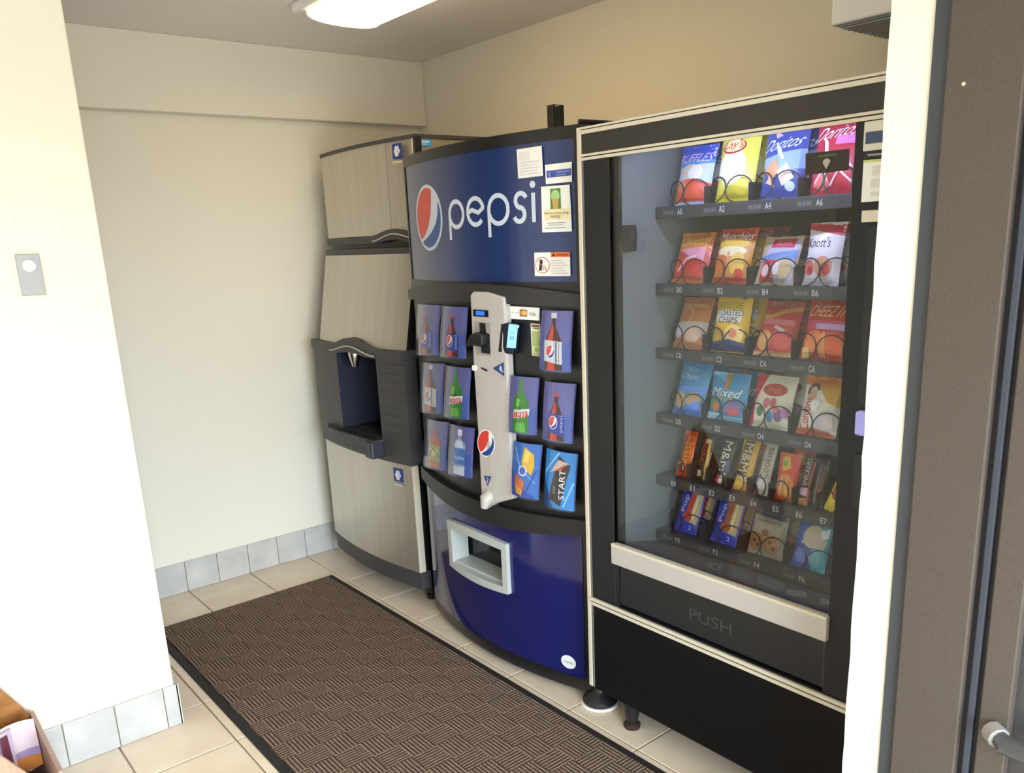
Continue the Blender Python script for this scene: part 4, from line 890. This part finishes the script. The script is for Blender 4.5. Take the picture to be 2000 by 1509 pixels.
bar('dark brown candy pack with big white vertical lettering in slot E2', 2, .046, .142, .024, 24, (46, 34, 34), [Tx("M&M's", .2, .12, .82, .95, (226, 222, 214), -90), El(.3, .1, .26, .08, (206, 60, 90)), Po([(.6, .3), (1, .3), (.9, .6), (.7, .5)], (60, 66, 130)), El(.5, .09, .2, .06, (236, 230, 232))], name='candy_pack')
bar('yellow candy pack with brown vertical lettering in slot E3', 3, .058, .152, .026, 26, (226, 172, 56), [Rr(.12, .26, .72, .98, (120, 96, 64)), Tx("M&M's", .2, .2, .74, .92, (226, 216, 196), -90), El(.68, .22, .16, .05, (226, 226, 240)), El(.35, .1, .3, .07, (240, 196, 84))], name='candy_pack', behind=['yellow candy pack second in slot E3'])
bar('silver white chocolate bar with brown lettering in slot E4', 4, .046, .155, .02, 24, (196, 186, 178), [Tx("Cookies", .3, .3, .8, .9, (96, 70, 60), 90), Rr(0, .3, .18, .95, (150, 60, 60)), Po([(0, 0), (.4, 0), (.2, .18), (0, .2)], (120, 70, 80)), El(.5, .2, .3, .1, (226, 220, 230))], dx=-.006)
bar('red and orange candy bag bulging in front of slot E5', 5, .066, .135, .034, 14, (220, 70, 44), [El(.5, .3, .42, .28, (226, 140, 60)), Po([(.2, .9), (.5, .96), (.7, .7), (.3, .6)], (232, 180, 60)), Ln([(.3, .1), (.36, .5)], .1, (226, 190, 200)), Ln([(.62, .1), (.6, .5)], .08, (240, 190, 110)), El(.4, .78, .12, .06, (120, 176, 90))], name='candy_pack', behind=['red and orange candy bag second in slot E5'])
bar('dark brown chocolate bar with pale band in slot E6', 6, .036, .135, .022, 20, (70, 36, 32), [Tx('SNICKERS', .16, .4, .6, .96, (206, 190, 190), 90), Rr(.08, .2, .8, .36, (206, 170, 206)), Rr(.05, .0, .85, .14, (206, 140, 90)), Ln([(.8, .1), (.85, .9)], .12, (196, 70, 50))], dx=-.014)
bar('second dark brown chocolate bar leaning beside the first in slot E6', 6, .036, .135, .022, 20, (60, 34, 32), [Rr(.3, .1, .45, .9, (120, 110, 110)), Rr(.55, .05, .75, .4, (190, 70, 50)), Rr(.62, .5, .72, .9, (150, 80, 66))], dx=.023)
bar('bright yellow candy pack tipped sideways in slot E7', 7, .046, .16, .026, 20, (232, 206, 46), [El(.45, .36, .3, .14, (150, 60, 60)), El(.4, .34, .16, .08, (206, 110, 60)), Rr(.2, .6, .7, .64, (190, 150, 40)), Rr(.3, .72, .7, .76, (190, 160, 40))], name='candy_pack', roll=14, dx=-.004)
# row F
PT = lambda filling: [Po([(.5, .25), (.95, .2), (.95, .86), (.52, .88)], (206, 180, 140)), Po([(.44, .28), (.66, .24), (.68, .88), (.46, .9)], filling), Tx('Pop', .2, .42, .42, .78, (226, 230, 244), 90), Rr(.72, .3, .82, .84, (240, 220, 170)), El(.55, .34, .2, .1, filling), Po([(.0, .0), (1, 0), (1, .1), (0, .14)], (44, 70, 200)), Tx('2', .66, .08, .78, .16, (226, 230, 244))]
snack('pastry_pack', 'royal blue toaster pastry pack with red filling in slot F0', 'snack pack', WX[0]-.004, 'F', .09, .152, .03, 26, (40, 62, 190), PT((206, 66, 44)), behind=['royal blue toaster pastry pack second in slot F0'])
snack('pastry_pack', 'royal blue toaster pastry pack with brown filling in slot F2', 'snack pack', WX[1]-.004, 'F', .095, .155, .03, 26, (40, 62, 190), PT((176, 84, 40)), behind=['royal blue toaster pastry pack with brown filling second in slot F2'])
snack('cookie_bag', 'clear grey bag of chocolate chip cookies in slot F4', 'snack pack', WX[2]-.004, 'F', .118, .15, .05, 22, (176, 168, 158),
      [Po([(0, .78), (1, .74), (1, 1), (0, 1)], (84, 104, 120)), Rr(.15, .84, .85, .88, (150, 166, 176)), Rr(.12, .66, .88, .7, (150, 140, 130)), El(.28, .26, .22, .18, (170, 122, 84)), El(.72, .26, .22, .18, (176, 128, 92)), El(.24, .28, .05, .04, (84, 54, 40)), El(.36, .2, .05, .04, (84, 54, 40)), El(.7, .3, .05, .04, (84, 54, 40)), El(.8, .2, .05, .04, (84, 54, 40)), El(.5, .46, .1, .07, (150, 100, 70))],
      behind=['clear grey bag of cookies second in slot F4'])
snack('cereal_bar_pack', 'turquoise and blue crisped cereal bar pack in slot F6', 'snack pack', WX[3]-.01, 'F', .105, .16, .035, 24, (56, 96, 200),
      [Po([(.6, 0), (1, 0), (1, 1), (.75, 1)], (56, 180, 214)), El(.55, .58, .32, .2, (214, 200, 184)), Po([(.2, .44), (.9, .38), (.95, .56), (.3, .5)], (206, 192, 178)), Po([(.7, .7), (.95, .78), (.95, .6), (.8, .58)], (236, 246, 250)), El(.3, .22, .2, .14, (110, 140, 226)), El(.7, .22, .16, .16, (120, 196, 220)), Rr(.3, .93, .9, 1, (30, 60, 150))],
      behind=['turquoise and blue cereal bar pack second in slot F6'])

# ================================================================== SMALL THINGS ON THE FLOOR
fp = onz(1172, 1372, .0)
t = thing('floor_cup', 'black domed round cup on white rim beside snack machine leg', 'floor cup', (fp.x, fp.y, 0))
obj('rim', MB().lathe(fp, [(.060, 0), (.066, .004), (.064, .010), (.05, .011)], 32, WHITE), t, smooth=40)
obj('dome', MB().lathe(fp, [(.058, .010), (.060, .018), (.048, .034), (.026, .044), (.018, .06), (.016, .10)], 28, BLACK), t, smooth=45)

# ================================================================== BROCHURE RACK by the near wall
WOOD = mat('orange_brown_wood', (176, 118, 58), .5, noise=(14, (150, 94, 42)), stretch=(1, 1, 5))
WOOD2 = mat('pale_pink_wood', (204, 164, 140), .5, noise=(14, (190, 148, 122)), stretch=(1, 4, 1))
ys0, ys1 = -2.316, -2.70; ym = (ys0+ys1)/2
rk = thing('brochure_rack', 'wooden brochure rack with peaked back standing on floor against near wall', 'brochure rack', (1.36, ym, 0))
def peaked(x, zs, zp, M, th): return MB().prism([(x, ys0, .02), (x, ys0, zs), (x, ym, zp), (x, ys1, zs), (x, ys1, .02)], (th, 0, 0), M)
obj('back_panel', peaked(1.165, .232, .232+(ys0-ym)*1.86, WOOD, .012), rk, bevel=.002)
obj('front_panel', peaked(1.425, .105, .105+(ys0-ym)*1.57, WOOD2, .014), rk, bevel=.002)
EDG = mat('mauve_wood_edge', (168, 140, 132), .5)
for y in (ys0, ys1-.012): obj('side_panel', B(1.165, 1.56, y, y+.012, 0, .236 if y == ys0 else .236, EDG), rk, bevel=.002)
obj('base', B(1.165, 1.56, ys1, ys0, .005, .02, WOOD), rk)
def brochure(label, x, yc, w, h, z0, bend, prims, tilt=.08, grp=None):
    def S(u, v, o=0.0): return Vector((bend*((2*u-1)**2)+tilt*v*-1*h+o, (u-.5)*w, v*h))
    mb = MB().grid(lambda u, v: S(u, v), 8, 6, PAPER); mb.grid(lambda u, v: S(u, v, -.003), 8, 6, PAPER, True)
    o = obj('brochure', mb, None, smooth=True); o.location = (x, yc, z0); tag(o, label, 'brochure', 'brochures in the wooden rack')
    art('printed_cover', prims, S, o, eps=.0005, nu=8, nv=6, at=(0, 0, 0))
SUN = [Rr(0, 0, 1, 1, (222, 200, 206)), Rr(0, .38, 1, .56, (206, 130, 60)), Po([(0, .3), (1, .26), (1, .42), (.6, .36), (.3, .44), (0, .4)], (62, 48, 44)), Rr(0, 0, 1, .27, (196, 170, 184)), Po([(0, .56), (1, .56), (1, .66), (0, .62)], (160, 140, 180))]
PUR = [Rr(0, 0, 1, 1, (168, 152, 190)), Po([(.1, .3), (.9, .3), (.8, .96), (.2, .96)], (70, 60, 120)), Rr(0, 0, 1, .25, (90, 80, 60))]
MAR = [Rr(0, 0, 1, 1, (206, 190, 206)), Po([(.1, .35), (.9, .35), (.85, .96), (.15, .96)], (110, 56, 70)), Rr(0, 0, 1, .3, (150, 120, 70))]
brochure('brochure with orange sunset over dark hills in wooden rack', 1.285, -2.362, .085, .245, .021, .012, SUN)
brochure('brochure with dark red panel beside the sunset brochure', 1.315, -2.415, .07, .24, .021, -.02, MAR)
brochure('brochure with dark violet panel in the wooden rack', 1.345, -2.447, .07, .225, .021, -.02, PUR)
brochure('brochure with grey brown panel in the wooden rack', 1.372, -2.475, .07, .21, .021, -.02, [(p, (96, 84, 80) if c == (70, 60, 120) else c) for p, c in PUR])
